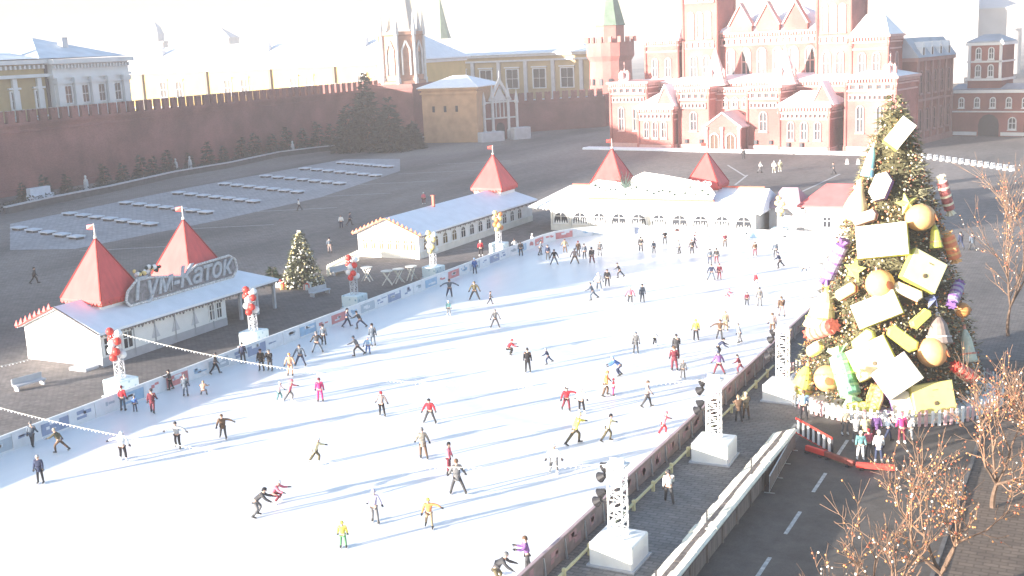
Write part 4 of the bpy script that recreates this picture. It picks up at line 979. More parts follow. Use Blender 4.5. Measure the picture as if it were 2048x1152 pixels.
# bare street trees hung with bulbs
def bare_tree(loc, h, spread, label, seed, nb=420, levels=5, twigm=twig, r0=.16, bl=.046):
    R = random.Random(seed); t = thing('bare_tree', label, 'tree', loc, 0, 'bare trees hung with bulbs along the road')
    tr = MB(); cr_ = MB(); tips = []
    def grow(p, d, L, r, lv):
        n = 4; q = p
        for i in range(n):
            d = (d+Vector((R.uniform(-1, 1), R.uniform(-1, 1), R.uniform(-.15, .5)))*.14).normalized(); e = q+d*L/n; ra = max(.010, r*(1-.45*i/n)); rb = max(.010, r*(1-.45*(i+1)/n))
            (tr if lv < 2 else cr_).tube(q, e, ra, rb, 6 if lv < 2 else 3, caps=False); q = e
            if lv >= levels-2: tips.append(e)
            if 0 < lv < levels and i < n-1 and R.random() < .64:          # side shoots along the limb
                a = R.uniform(0, 6.283); o = d.orthogonal().normalized(); o2 = d.cross(o)
                grow(e, (d*.7+(o*math.cos(a)+o2*math.sin(a))*spread*.75+Vector((0, 0, .1))).normalized(), L*R.uniform(.4, .62), r*.42, max(lv+1, levels-1))
        if lv >= levels: return
        for k in range(4 if lv == 0 else R.choice((2, 2, 3))):
            a = R.uniform(0, 6.283) if lv else k*1.57+R.uniform(-.4, .4); o = d.orthogonal().normalized(); o2 = d.cross(o); s = R.uniform(.3, .7)*spread*(1.5 if lv == 0 else 1)
            grow(q, (d+o*math.cos(a)*s+o2*math.sin(a)*s+Vector((0, 0, .1))).normalized(), L*R.uniform(.72, 1.0)*(1.35 if lv == 0 else 1), r*.6, lv+1)
    grow(Vector((0, 0, 0)), Vector((0, 0, 1)), h*.2, r0, 0)
    tr.build('trunk', bark, t); cr_.build('crown', twigm, t)
    b = MB(); R.shuffle(tips)
    for p in tips[:nb]: b.ball(p+Vector((0, 0, -.05)), R.uniform(.7, 1.25)*bl, 6, 4, R.choice((0, 0, 1, 1, 2)))
    o = b.build('bulbs', [bulb_gold, bulb_red, bulb_white], t, smooth=True); o['kind'] = 'stuff'
    return t
bare_tree(at(1888, 1205), 7.4, 1.1, 'bare tree hung with orange bulbs nearest the viewer, lower right', 4, 380, 5)
bare_tree(at(1985, 1015), 7.6, 1.0, 'bare bulb-hung tree in front of the right foot of the christmas tree', 9, 360, 5)
bare_tree(at(2016, 672), 12.5, .8, 'bare bulb-hung tree farther up the road at the right edge', 14, 420, 5)
bare_tree(at(2120, 1010), 8.0, .9, 'bare bulb-hung tree half cut off by the right edge', 19, 420, 5)

bare_tree(at(1765, 1310), 5.8, 1.0, 'low bare bulb-hung tree rising from the bottom edge, left of the other bare trees', 23, 170, 5)

# ================================================================ CHRISTMAS TREE
XC = Vector((-13.45, 81.2, 0)); XH = 20.9; XR = 6.1
def xprof(z): return XR*max(0, 1-z/XH)**.82
xt = conifer('christmas_tree', XC, XH, XR, 90000, 'giant christmas tree covered in oversized gifts and fruit at the right end of the rink', [mat('xmas_dark', (.15, .15, .085), .8, .3, 2), mat('xmas_mid', (.25, .235, .14), .8, .3, 2), mat('xmas_light', (.36, .33, .21), .8, .3, 2)], None, 77, .34, .015, .82)
b = MB(); R = random.Random(3)
b.lathe([(XR*.86, .25)]+[(.85*xprof(XH*k/16), max(.3, XH*k/16)) for k in range(16)], (0, 0, 0), 24, 0)
b.build('inner_cone', mat('xmas_net', (.10, .09, .045), .9, .3, 1), xt)
b = MB()
for k in range(4600):
    u = 1-math.sqrt(R.random()); a = R.uniform(0, 6.283); z = XH*(.02+.97*u); rr = xprof(z)*R.uniform(.95, 1.08)+.06
    b.ball((rr*math.cos(a), rr*math.sin(a), z), R.choice((.05, .06, .075, .09)), 5, 3, R.choice((0, 0, 0, 1, 2, 2, 3, 3)))
o = b.build('lights', [bulb_gold, bulb_red, bulb_white, mat('brown_bulb', (.10, .035, .02), .4, .2, 3)], xt); o['kind'] = 'stuff'
b = MB(); b.lathe([(7.0, 0), (7.0, .5), (6.7, .62), (6.0, .62)], (0, 0, 0), 40); b.build('platform', white, xt)
# picket ring
pk = thing('picket_ring', 'ring of pink and white pickets round the foot of the christmas tree', 'fence', XC); w1 = MB(); w2 = MB()
pinkw = mat('pink_picket', (.72, .42, .42), .6, .15, 2)
for k in range(110):
    a = 2*math.pi*k/110; x, y = 7.45*math.cos(a), 7.45*math.sin(a); m_ = (w1, w2)[(k//2) % 2]
    m_.bar((x, y, 0), (x, y, 1.0+.08*(k % 2)), .2, .05, up=(math.cos(a), math.sin(a), 0))
w1.build('white_pickets', white, pk)['kind'] = 'stuff'; w2.build('pink_pickets', pinkw, pk)['kind'] = 'stuff'
b = MB()
for k in range(48):
    a, c = 2*math.pi*k/48, 2*math.pi*(k+1)/48
    for z in (.3, .8): b.bar((7.4*math.cos(a), 7.4*math.sin(a), z), (7.4*math.cos(c), 7.4*math.sin(c), z), .05, .08)
b.build('rail', offwhite, pk)
def cone_frame(px, py, push=.15):
    """point on the tree's cone along a sight line, with outward, right and up directions there"""
    d = ray(px, py).normalized(); o = Vector((0, 0, CAMH)); best = None
    k = (XR+.1)/XH; prev = None; s = 60.0
    while s < 110:
        p = o+d*s; rr = math.hypot(p.x-XC.x, p.y-XC.y); f = rr-xprof(p.z)-.1
        if best is None or f < best[0]: best = (f, p)
        if f <= 0: best = (f, p); break
        s += .05
    p = best[1]; a = math.atan2(p.y-XC.y, p.x-XC.x); sl_ = math.atan2(XR, XH)
    nrm = Vector((math.cos(a)*math.cos(sl_), math.sin(a)*math.cos(sl_), math.sin(sl_)))
    up = (Vector((0, 0, 1))-nrm*nrm.z).normalized(); rt = up.cross(nrm)
    return p+nrm*push, nrm, rt, up
PXM = 27.5
yel = mat('gift_yellow', (.80, .66, .22), .45, .08, 2); pale = mat('gift_pale', (.76, .68, .36), .45, .06, 2); wht = mat('gift_white', (.80, .74, .58), .45, .05, 2)
lime = mat('lime_yellow', (.62, .62, .12), .45, .1, 2); purp = mat('purple', (.21, .11, .33), .45, .1, 2); orng = mat('orange_fruit', (.72, .40, .17), .45, .12, 3)
grn = mat('green_wrap', (.18, .42, .24), .5, .5, 4); pnk = mat('pink_wrap', (.62, .26, .20), .5, .45, 5); cyan = mat('cyan_wrap', (.28, .58, .66), .4, .1, 2)
viol = mat('violet_wrap', (.32, .27, .46), .5, .5, 5); brn = mat('brown_lantern', (.24, .19, .17), .4, .2, 2); dred = mat('dark_red', (.30, .05, .05), .5, .1, 2); gren = mat('yellow_green', (.50, .52, .16), .5, .15, 2)
def orient(o, px, py, ang, push=.15, lean=None):
    p, nrm, rt, up = cone_frame(px, py, push)
    if lean is not None:                       # turned to stand out from the silhouette
        pass
    c, s = math.cos(rad(ang)), math.sin(rad(ang)); x = rt*c+up*s; z = -rt*s+up*c
    m_ = Matrix((x, -nrm, z)).transposed().to_4x4(); m_.translation = p; o.matrix_world = m_
def gift(px, py, w_, h, ang, face, side, label, mark=False, d=.75, hexed=False, ribbon=None, push=.15):
    t = thing('gift_box', label, 'ornament', (0, 0, 0), 0, 'big ornaments on the christmas tree'); w_ /= PXM*2; h /= PXM*2
    b = MB(); c = .04
    if hexed: o = [(-w_, -h*.6), (0, -h), (w_, -h*.6), (w_, h*.6), (0, h), (-w_, h*.6)]
    else: o = [(-w_, -h), (w_, -h), (w_, h), (-w_, h)]
    n = len(o); i_ = [(x*.95, z*.95) for x, z in o]
    b.add([(x, 0, z) for x, z in o]+[(x, -d, z) for x, z in o]+[(x, -d-.05, z) for x, z in i_], [tuple(range(n-1,-1,-1))[::-1]]+[(k, (k+1) % n, n+(k+1) % n, n+k) for k in range(n)], 1)
    b.add([(x, -d, z) for x, z in o]+[(x, -d-.05, z) for x, z in i_], [(k, (k+1) % n, n+(k+1) % n, n+k) for k in range(n)]+[tuple(range(n, 2*n))], 0)
    b.build('box', [face, side], t)
    if mark:
        b = MB(); b.lathe([(.15, -.01), (.15, .05), (.11, .07)], (0, 0, 0), 10); o_ = b.build('seal', mat('seal', (.12, .09, .05), .6, .1, 3), t); o_.location = (w_*.05, -d-.05, -h*.35); o_.rotation_euler.x = rad(90)
        b = MB(); b.box(-w_*.02, w_*.02+.3, -d-.07, -d-.04, h*.5, h*.55); b.build('tag', mat('seal', (.12, .09, .05)), t)
    if ribbon:
        b = MB(); b.box(-w_*1.01, w_*1.01, -d-.07, .01, -.05, .05); b.box(-.05, .05, -d-.075, .01, -h*1.01, h*1.01); b.build('ribbon', ribbon, t)
    orient(t, px, py, ang, push); return t
def candy(px, py, L, w_, ang, m1, m2, label, push=.5):
    t = thing('cracker', label, 'ornament', (0, 0, 0), 0, 'big ornaments on the christmas tree'); L /= PXM*2; r = w_/PXM/2
    b = MB(); pr = [(r*.95, -L*.62), (r, -L*.6), (r, L*.6), (r*.95, L*.62)]
    b.lathe(pr, (0, 0, 0), 14); b.build('barrel', m1, t, smooth=False)
    for s in (-1, 1):
        b = MB(); n = 14; ring = []
        for k, (q, z) in enumerate(((.9, .62), (.5, .68), (.85, .86))):
            for i in range(n):
                a = 2*math.pi*i/n; rr = r*q*(1+(.22*(-1)**i if k == 2 else 0)); ring.append((rr*math.cos(a), rr*math.sin(a), s*L*z))
        b.add(ring, [(k*n+i, k*n+(i+1) % n, (k+1)*n+(i+1) % n, (k+1)*n+i) for k in range(2) for i in range(n)]+[tuple(range(2*n, 3*n))]); b.build('twisted_end', m2, t)
    b = MB()
    for z in (-.35, 0, .35): b.lathe([(r*1.03, z*L-.08), (r*1.03, z*L+.08)], (0, 0, 0), 14)
    b.build('band', m2, t)
    orient(t, px, py, ang, push); return t
def fruit(px, py, r, m, label, sz=1.):
    t = thing('fruit_ball', label, 'ornament', (0, 0, 0), 0, 'big ornaments on the christmas tree'); r /= PXM
    b = MB(); b.ball((0, 0, 0), r, 20, 12, 0, sz); b.build('ball', m, t, smooth=True)
    b = MB(); b.lathe([(r*.3, 0), (r*.34, r*.08), (r*.12, r*.12)], (0, 0, 0), 10); o = b.build('stalk_end', mat('fruit_stalk', (.42, .13, .05), .6, .1, 2), t)
    o.location = (r*.72, -r*.62, -r*.12); o.rotation_euler = (rad(75), 0, rad(50))
    orient(t, px, py, 0, .45); return t
def bar_(px, py, w_, h, ang, m, m2, label):
    """rounded bar-shaped sweet"""
    t = thing('sweet_bar', label, 'ornament', (0, 0, 0), 0, 'big ornaments on the christmas tree'); w_ /= PXM*2; h /= PXM*2
    b = MB(); o = [(-w_, 0), (-w_*.8, -h), (w_*.8, -h), (w_, 0), (w_*.8, h), (-w_*.8, h)]; n = 6; i_ = [(x*.88, z*.8) for x, z in o]
    b.add([(x, 0, z) for x, z in o]+[(x, -.4, z) for x, z in o]+[(x, -.55, z) for x, z in i_], [tuple(range(n))]+[(k*n+q, k*n+(q+1) % n, (k+1)*n+(q+1) % n, (k+1)*n+q) for k in (0, 1) for q in range(n)]+[tuple(range(2*n, 3*n))]); b.build('body', m, t)
    b = MB(); b.add([(x*s, y, z*s2) for s, s2, y in ((1.02, 1.03, -.1), (1.02, 1.03, -.25)) for x, z in o], [(q, (q+1) % n, n+(q+1) % n, n+q) for q in range(n)]); b.build('rim', m2, t)
    orient(t, px, py, ang); return t
def star(px, py, r, ang, m, label, n=5):
    t = thing('star_ornament', label, 'ornament', (0, 0, 0), 0, 'big ornaments on the christmas tree'); r /= PXM; o = []
    for k in range(2*n): a = math.pi*k/n+math.pi/2; q = r if k % 2 == 0 else r*.45; o.append((q*math.cos(a), q*math.sin(a)))
    b = MB(); N = 2*n; b.add([(x, 0, z) for x, z in o]+[(0, -.45, 0), (0, .1, 0)], [(k, (k+1) % N, N) for k in range(N)]+[((k+1) % N, k, N+1) for k in range(N)]); b.build('star', m, t)
    orient(t, px, py, ang); return t
def bell(px, py, w_, h, ang, m, m2, label, pear=False):
    t = thing('bell_ornament', label, 'ornament', (0, 0, 0), 0, 'big ornaments on the christmas tree'); w_ /= PXM*2; h /= PXM*2
    pr = [(w_*.5, -h), (w_*.95, -h*.75), (w_, -h*.35), (w_*.75, h*.1), (w_*.4, h*.55), (w_*.3, h*.9), (w_*.05, h)] if pear else [(w_*.9, -h), (w_, -h*.92), (w_*.82, -h*.4), (w_*.62, h*.4), (w_*.3, h*.85), (w_*.05, h)]
    b = MB(); b.lathe(pr, (0, 0, 0), 16); b.build('body', m, t, smooth=pear)
    b = MB(); b.lathe([(w_*.16, h*.95), (w_*.2, h*1.1), (w_*.05, h*1.25)], (0, 0, 0), 8); b.build('cap', m2, t)
    b = MB(); b.lathe([(w_*.93, -h*.55), (w_*.95, -h*.45)] if not pear else [(w_*.33, h*.8), (w_*.33, h*.86)], (0, 0, 0), 16); b.build('band', m2, t)
    orient(t, px, py, ang, .35); return t
gift(1796, 270, 30, 56, -40, wht, lime, 'topmost white gift box, tilted near the tip of the christmas tree', d=.6)
gift(1766, 376, 32, 56, -18, wht, purp, 'white six-sided gift with purple edge high on the christmas tree', hexed=True, d=.6)
bell(1747, 325, 24, 56, 0, cyan, wht, 'narrow cyan bottle-like ornament on the upper left side of the christmas tree')
bell(1722, 405, 44, 72, 5, pale, orng, 'pale yellow pear ornament on the upper left edge of the christmas tree', True)
bar_(1736, 437, 48, 20, 22, mat('pale_pink', (.78, .6, .52), .45, .08, 2), dred, 'pale pink bar with a dark red end under the yellow pear')
fruit(1833, 437, 27, orng, 'orange fruit ball highest on the christmas tree, at upper right', .9)
star(1812, 408, 22, 10, gren, 'yellow green star just above the highest orange ball')
bell(1862, 474, 24, 44, -10, lime, orng, 'yellow pear slice on the right side below the highest orange ball')
gift(1768, 484, 88, 58, 8, wht, lime, 'largest white gift box, in the upper middle of the christmas tree', d=.9)
gift(1838, 544, 66, 58, -32, pale, lime, 'pale yellow diamond-set gift box with a dark seal, right of the tree middle', True)
candy(1682, 526, 108, 26, -18, viol, purp, 'long violet cracker standing on the left edge of the christmas tree')
star(1711, 541, 26, 0, gren, 'yellow green star beside the long violet cracker')
fruit(1762, 569, 26, orng, 'orange ball between the largest white gift and the slanting white gift')
bar_(1700, 585, 46, 20, 36, pale, dred, 'pale bar left of the middle orange ball')
bar_(1812, 584, 56, 20, -26, wht, pnk, 'white and pink bar right of the middle orange ball')
gift(1757, 620, 80, 46, 26, wht, lime, 'slanting white gift box just under the middle orange ball')
bell(1655, 622, 62, 74, 8, pale, lime, 'big pale yellow bell on the left edge, above the red cracker')
candy(1655, 662, 92, 30, -66, pnk, mat('dull_red_wrap', (.50, .12, .09), .6, .3, 4), 'red cracker across the lower left edge of the christmas tree')
bar_(1836, 638, 44, 17, 38, lime, yel, 'yellow bar right of the slanting white gift box')
bell(1870, 660, 48, 52, -6, brn, palegrey, 'smoky brown lantern on the right side of the christmas tree')
candy(1897, 590, 66, 22, -52, mat('blue_grey_wrap', (.34, .32, .42), .4, .3, 4), purp, 'blue grey striped cracker sticking out on the right edge')
star(1861, 600, 18, 0, mat('dark_blue', (.08, .1, .2), .5, .1, 2), 'small dark blue star between the diamond gift and the striped cracker')
bar_(1731, 680, 48, 22, 45, gren, lime, 'yellow green leaf-shaped bar above the large lower pair of gifts')
bar_(1803, 678, 62, 24, -38, lime, yel, 'yellow bar pointing down at the lower orange ball on the right')
fruit(1857, 705, 27, orng, 'orange ball under the smoky lantern on the right side')
gift(1748, 718, 74, 60, 30, pale, lime, 'pale gift box, left one of the large lower pair', True, .8)
gift(1790, 752, 70, 56, 36, wht, purp, 'white gift box with a purple side, right one of the large lower pair', d=.8, push=.85)
candy(1697, 752, 122, 38, 28, grn, mat('light_green', (.40, .62, .36), .4, .2, 2), 'long green cracker slanting down the lower left of the christmas tree')
fruit(1664, 758, 25, orng, 'orange ball left of the long green cracker')
bell(1617, 764, 48, 62, 4, lime, orng, 'yellow bell with a dark oval mark at the lowest left of the christmas tree')
gift(1855, 796, 78, 54, 4, yel, lime, 'yellow gift box with a dark seal at the foot of the christmas tree, lower right', True)
gift(1800, 808, 34, 62, 14, wht, purp, 'white six-sided gift with purple edge at the foot of the christmas tree', hexed=True, d=.6)
bar_(1752, 795, 30, 46, -10, yel, dred, 'yellow upright bar at the foot of the tree beside the green cracker')
bar_(1728, 812, 64, 18, 0, lime, yel, 'flat yellow bar lying at the foot of the long green cracker')
bell(1924, 692, 30, 62, -12, mat('pale_sage', (.5, .54, .44), .5, .2, 2), pnk, 'pale sage cone ornament on the lower right edge')
candy(1915, 745, 66, 24, 55, pnk, redp, 'red cracker on the lower right edge behind the bare branches')
candy(1876, 395, 92, 20, 14, mat('maroon_stripe', (.42, .14, .14), .4, .4, 5), wht, 'maroon striped cracker on the upper right edge of the christmas tree')
candy(1888, 497, 70, 24, 10, mat('orange_red', (.68, .22, .11), .45, .15, 2), orng, 'orange red cracker on the right edge below the maroon one')
bar_(1640, 700, 40, 20, 35, pale, lime, 'pale small bar left above the long green cracker')
fruit(1912, 622, 14, mat('dull_orange', (.6, .26, .08), .5, .1, 2), 'small orange ball under the striped cracker on the right edge')

# ================================================================ PEOPLE
def fk(lean, hl, hr, al, ar, twist=0., headp=0.):
    """joints of a 1.72 m figure facing +x; hl/hr = (hip forward, knee, hip out), al/ar = (shoulder forward, out, elbow), degrees"""
    J = {}; pel = Vector((0, 0, .93)); J['pel'] = pel
    L = rad(lean); t = Vector((math.sin(L), 0, math.cos(L)))
    J['waist'] = pel+t*.14; J['chest'] = pel+t*.36; J['neck'] = pel+t*.52; H = rad(lean*.35+headp); th = Vector((math.sin(H), 0, math.cos(H)))
    J['head0'] = J['neck']+th*.09; J['head1'] = J['neck']+th*.17+Vector((.015, 0, 0)); J['head2'] = J['neck']+th*.255
    for s, k, (hf, kn, ho), (sf, so, el) in ((1, 'l', hl, al), (-1, 'r', hr, ar)):
        h = pel+Vector((0, s*.095, -.04)); J['hip'+k] = h
        def leg(f, o): return Vector((math.sin(rad(f))*math.cos(rad(o)), s*math.sin(rad(o)), -math.cos(rad(f))*math.cos(rad(o))))
        J['kne'+k] = h+leg(hf, ho)*.43; J['ank'+k] = J['kne'+k]+leg(hf-kn, ho)*.41
        sh = J['neck']-t*.05+Vector((0, s*.185, 0)); J['sh'+k] = sh
        J['elb'+k] = sh+leg(sf+lean*.3, so)*.285; fd = leg(sf+lean*.3+el, so*.75); J['wri'+k] = J['elb'+k]+fd*.24; J['fd'+k] = fd
    lo = min(J['ankl'].z, J['ankr'].z); dz = Vector((0, 0, .125-lo))
    for k in J:
        if not k.startswith('fd'): J[k] = J[k]+dz
    return J
def skin_mesh(name, verts, edges, root=0, sub=1):
    me = bpy.data.meshes.new(name); me.from_pydata([v[0] for v in verts], edges, []); o = bpy.data.objects.new(name, me); COL.objects.link(o)
    o.modifiers.new('s', 'SKIN'); md = o.modifiers.new('d', 'SUBSURF'); md.levels = sub; md.render_levels = sub
    for i, v in enumerate(verts):
        q = me.skin_vertices[0].data[i]; q.radius = (v[1], v[2] if len(v) > 2 else v[1]); q.use_root = (i == root)
    dg = bpy.context.evaluated_depsgraph_get(); m2 = bpy.data.meshes.new_from_object(o.evaluated_get(dg)); m2.name = name
    bpy.data.objects.remove(o); m2.polygons.foreach_set('use_smooth', [True]*len(m2.polygons)); return m2
def figure(J, coat=0):
    """meshes of one pose: body, jacket, trousers, boots, gloves, hat"""
    out = {}
    V = [(J['pel'], .11), (J['waist'], .10), (J['chest'], .12), (J['neck'], .055), (J['head0'], .075), (J['head1'], .098), (J['head2'], .07)]
    E = [(0,1),(1,2),(2,3),(3,4),(4,5),(5,6)]
    for k in 'lr':
        n = len(V); V += [(J['sh'+k], .06), (J['elb'+k], .042), (J['wri'+k], .03), (J['wri'+k]+J['fd'+k]*.06, .03), (J['hip'+k], .085), (J['kne'+k], .055), (J['ank'+k], .04)]
        E += [(2, n), (n, n+1), (n+1, n+2), (n+2, n+3), (0, n+4), (n+4, n+5), (n+5, n+6)]
    me = skin_mesh('body', V, E)
    b = MB(); b.v = [tuple(v.co) for v in me.vertices]; b.f = [list(p.vertices) for p in me.polygons]; b.m = [0]*len(b.f)
    H = J['head1']; ax = (J['head2']-J['head0']).normalized()
    fwd = (Vector((1, 0, 0))-ax*ax.x).normalized(); lat = ax.cross(fwd)
    b.tube(H+fwd*.085, H+fwd*.118-ax*.03, .012, .022, 5, 0); 
    for s in (-1, 1):
        b.ball(H+fwd*.086+lat*(s*.036)+ax*.02, .013, 6, 4, 1); b.ball(H+lat*(s*.098)-ax*.005, .03, 6, 4, 0)
    b.bar(H+fwd*.09-lat*.025-ax*.062, H+fwd*.09+lat*.025-ax*.062, .012, .014, 2)
    m2 = bpy.data.meshes.new('body'); m2.from_pydata(b.v, [], b.f); m2.polygons.foreach_set('material_index', b.m); m2.polygons.foreach_set('use_smooth', [True]*len(b.f)); out['body'] = m2
    V = [(J['pel']-Vector((0, 0, .02)), .175, .155), (J['waist'], .155, .14), (J['chest'], .185, .155), (J['neck']-Vector((0, 0, .01)), .085)]; E = [(0,1),(1,2),(2,3)]
    if coat: V += [(J['pel']-Vector((0, 0, .24)), .215, .185)]; E += [(0, 4)]
    for k in 'lr':
        n = len(V); V += [(J['sh'+k], .088), (J['elb'+k], .072), (J['wri'+k], .055)]; E += [(2, n), (n, n+1), (n+1, n+2)]
    out['jacket'] = skin_mesh('jacket', V, E)
    V = [(J['pel']-Vector((0, 0, .0)), .15, .135)]; E = []
    for k in 'lr':
        n = len(V); V += [(J['hip'+k]-Vector((0, 0, .06)), .10), (J['kne'+k], .078), (J['ank'+k]+(J['kne'+k]-J['ank'+k])*.12, .066)]; E += [(0, n), (n, n+1), (n+1, n+2)]
    out['trousers'] = skin_mesh('trousers', V, E)
    for k in 'lr':
        b = MB(); a = J['ank'+k]; sd = (a-J['kne'+k]).normalized(); f = (Vector((1, 0, 0))-sd*sd.x).normalized(); f = (f+Vector((0, 0, -.1 if f.z > 0 else .1))).normalized(); lt = f.cross(sd)
        b.tube(a-sd*.10, a+sd*.03, .058, .062, 8, 0); b.tube(a+sd*.03-f*.06, a+sd*.04+f*.19, .05, .038, 8, 0)
        b.bar(a+sd*.105-f*.09, a+sd*.105+f*.22, .008, .035, 1, up=tuple(sd)); b.bar(a+sd*.05-f*.03, a+sd*.1-f*.03, .03, .03, 1); b.bar(a+sd*.05+f*.12, a+sd*.1+f*.12, .03, .03, 1)
        out['skate'+k] = b
    for k, s in (('l', 1), ('r', -1)):
        b = MB(); w_ = J['wri'+k]; d = J['fd'+k]; o = d.cross(Vector((1, .2, .3))).normalized(); q = o.cross(d)
        b.tube(w_-d*.02, w_+d*.03, .042, .045, 8); b.bar(w_+d*.03, w_+d*.10, .085, .038, 0, up=tuple(q))
        for i, (u, L) in enumerate(((-.033, .055), (-.011, .068), (.011, .064), (.033, .048))):
            p = w_+d*.10+o*u; m_ = p+d*L*.55-q*.004; e = m_+d*L*.4-q*.02; b.tube(p, m_, .0105, .010, 5); b.tube(m_, e, .010, .008, 5)
        p = w_+d*.045-o*.04; b.tube(p, p-o*.035+d*.035, .013, .011, 5); b.tube(p-o*.035+d*.035, p-o*.04+d*.065, .011, .009, 5)
        out['glove'+k] = b
    hb = MB(); c = J['head1']+ax*.005
    n = 12; ring = []
    for r, z in ((.104, .035), (.112, .05), (.108, .085), (.09, .125), (.05, .155), (.005, .165)):
        for i in range(n): a = 2*math.pi*i/n; ring.append(c+fwd*(r*math.cos(a)-.008)+lat*(r*.92*math.sin(a))+ax*(z-.01))
    hb.add(ring, [(k*n+i, k*n+(i+1) % n, (k+1)*n+(i+1) % n, (k+1)*n+i) for k in range(5) for i in range(n)]+[tuple(range(n-1,-1,-1))])
    b2 = hb; b2.tube(c-fwd*.06-ax*.06, c-fwd*.03+ax*.05, .075, .09, 8); out['hat'] = b2
    for k in ('skatel', 'skater', 'glovel', 'glover', 'hat'):
        b = out[k]; m_ = bpy.data.meshes.new(k); m_.from_pydata(b.v, [], b.f); m_.polygons.foreach_set('material_index', b.m); out[k] = m_
    return out
POSES = dict(
    stand=(4, (2,4,4), (-2,4,5), (5,10,15), (-2,10,18)), glide=(14, (22,28,3), (-6,14,8), (10,22,25), (-10,24,20)),
    push=(20, (28,38,2), (-26,12,20), (25,28,40), (-30,28,15)), lunge=(26, (38,42,4), (-34,6,10), (38,22,30), (-38,26,10)),
    arms=(12, (14,22,4), (-8,28,10), (8,68,10), (-5,74,12)), wide=(12, (16,18,17), (-4,12,20), (12,26,18), (6,28,22)),
    bend=(48, (32,58,5), (14,48,7), (28,12,25), (20,14,25)), walk=(6, (22,12,3), (-20,16,4), (-18,8,14), (20,8,22)),
    crouch=(38, (78,105,9), (70,108,11), (34,20,40), (30,22,40)), hold=(6, (8,8,4), (-6,10,5), (35,6,70), (28,8,75)), onearm=(15, (18,24,4), (-14,20,10), (15,78,6), (-14,20,25)))
FIG = {}
CM = {}
def cloth(c):
    if c not in CM: CM[c] = mat('cloth_'+c, CLOTH[c], .85, .14, 7, bump=.1, spec=.15)
    return CM[c]
CLOTH = dict(black=(.022,.022,.026), navy=(.035,.045,.085), darkgrey=(.06,.06,.065), grey=(.15,.15,.155), lightgrey=(.36,.37,.38), white=(.75,.75,.73), red=(.52,.035,.05), pink=(.62,.15,.20),
    magenta=(.52,.05,.17), orange=(.64,.24,.09), peach=(.60,.34,.22), yellow=(.66,.58,.10), cream=(.62,.56,.34), green=(.12,.28,.14), teal=(.12,.26,.27), blue=(.07,.15,.38), lightblue=(.28,.42,.60),
    maroon=(.15,.035,.05), brown=(.12,.075,.05), olive=(.115,.10,.062), tan=(.30,.23,.15), beige=(.38,.33,.25), purple=(.17,.09,.24), lilac=(.42,.38,.50), slate=(.10,.125,.16), greybeige=(.26,.235,.20), greypink=(.32,.25,.24))
boot = mat('boot_black', (.03, .03, .03), .5, .1, 4); bootw = mat('boot_white', (.7, .7, .68), .5, .05, 4); lip = mat('lip', (.35, .13, .11), .6, .1, 4)
NP = [0]
def person(px, py, pose, face, coat, legs, hat, label, s=1., long=0, group='skaters on the ice', skates=1, z=.055, near=1):
    key = (pose, long)
    if key not in FIG: FIG[key] = figure(fk(*POSES[pose]), long)
    G = FIG[key]; NP[0] += 1
    p = at(px, py, z)
    t = thing('person', label, 'person', p, heading(face)+RND.uniform(-.15, .15), group); bw = s*RND.uniform(1.0, 1.2); t.scale = (bw, bw, s)
    if not skates: t.location.z -= .06*s
    for nm, ms in (('body', [skin, boot, lip]), ('jacket', [cloth(coat)]), ('trousers', [cloth(legs)]), *[('skate'+k_, [bootw if hat in ('white', 'pink') else boot, steel if skates else boot]) for k_ in 'lr'], *[('glove'+k_, [cloth('black' if coat not in ('black',) else 'darkgrey')]) for k_ in 'lr'], ('hat', [cloth(hat)])):
        me = G[nm]; nm = {'skatel': 'skate', 'skater': 'skate', 'glovel': 'glove', 'glover': 'glove'}.get(nm, nm)
        if nm == 'skate' and not skates: nm = 'shoe'
        while len(me.materials) < len(ms): me.materials.append(None)
        o = link(nm, me, t)
        for i, m_ in enumerate(ms): o.material_slots[i].link = 'OBJECT'; o.material_slots[i].material = m_
    return t
R_, L_, A_, T_ = 0, 180, 90, 270
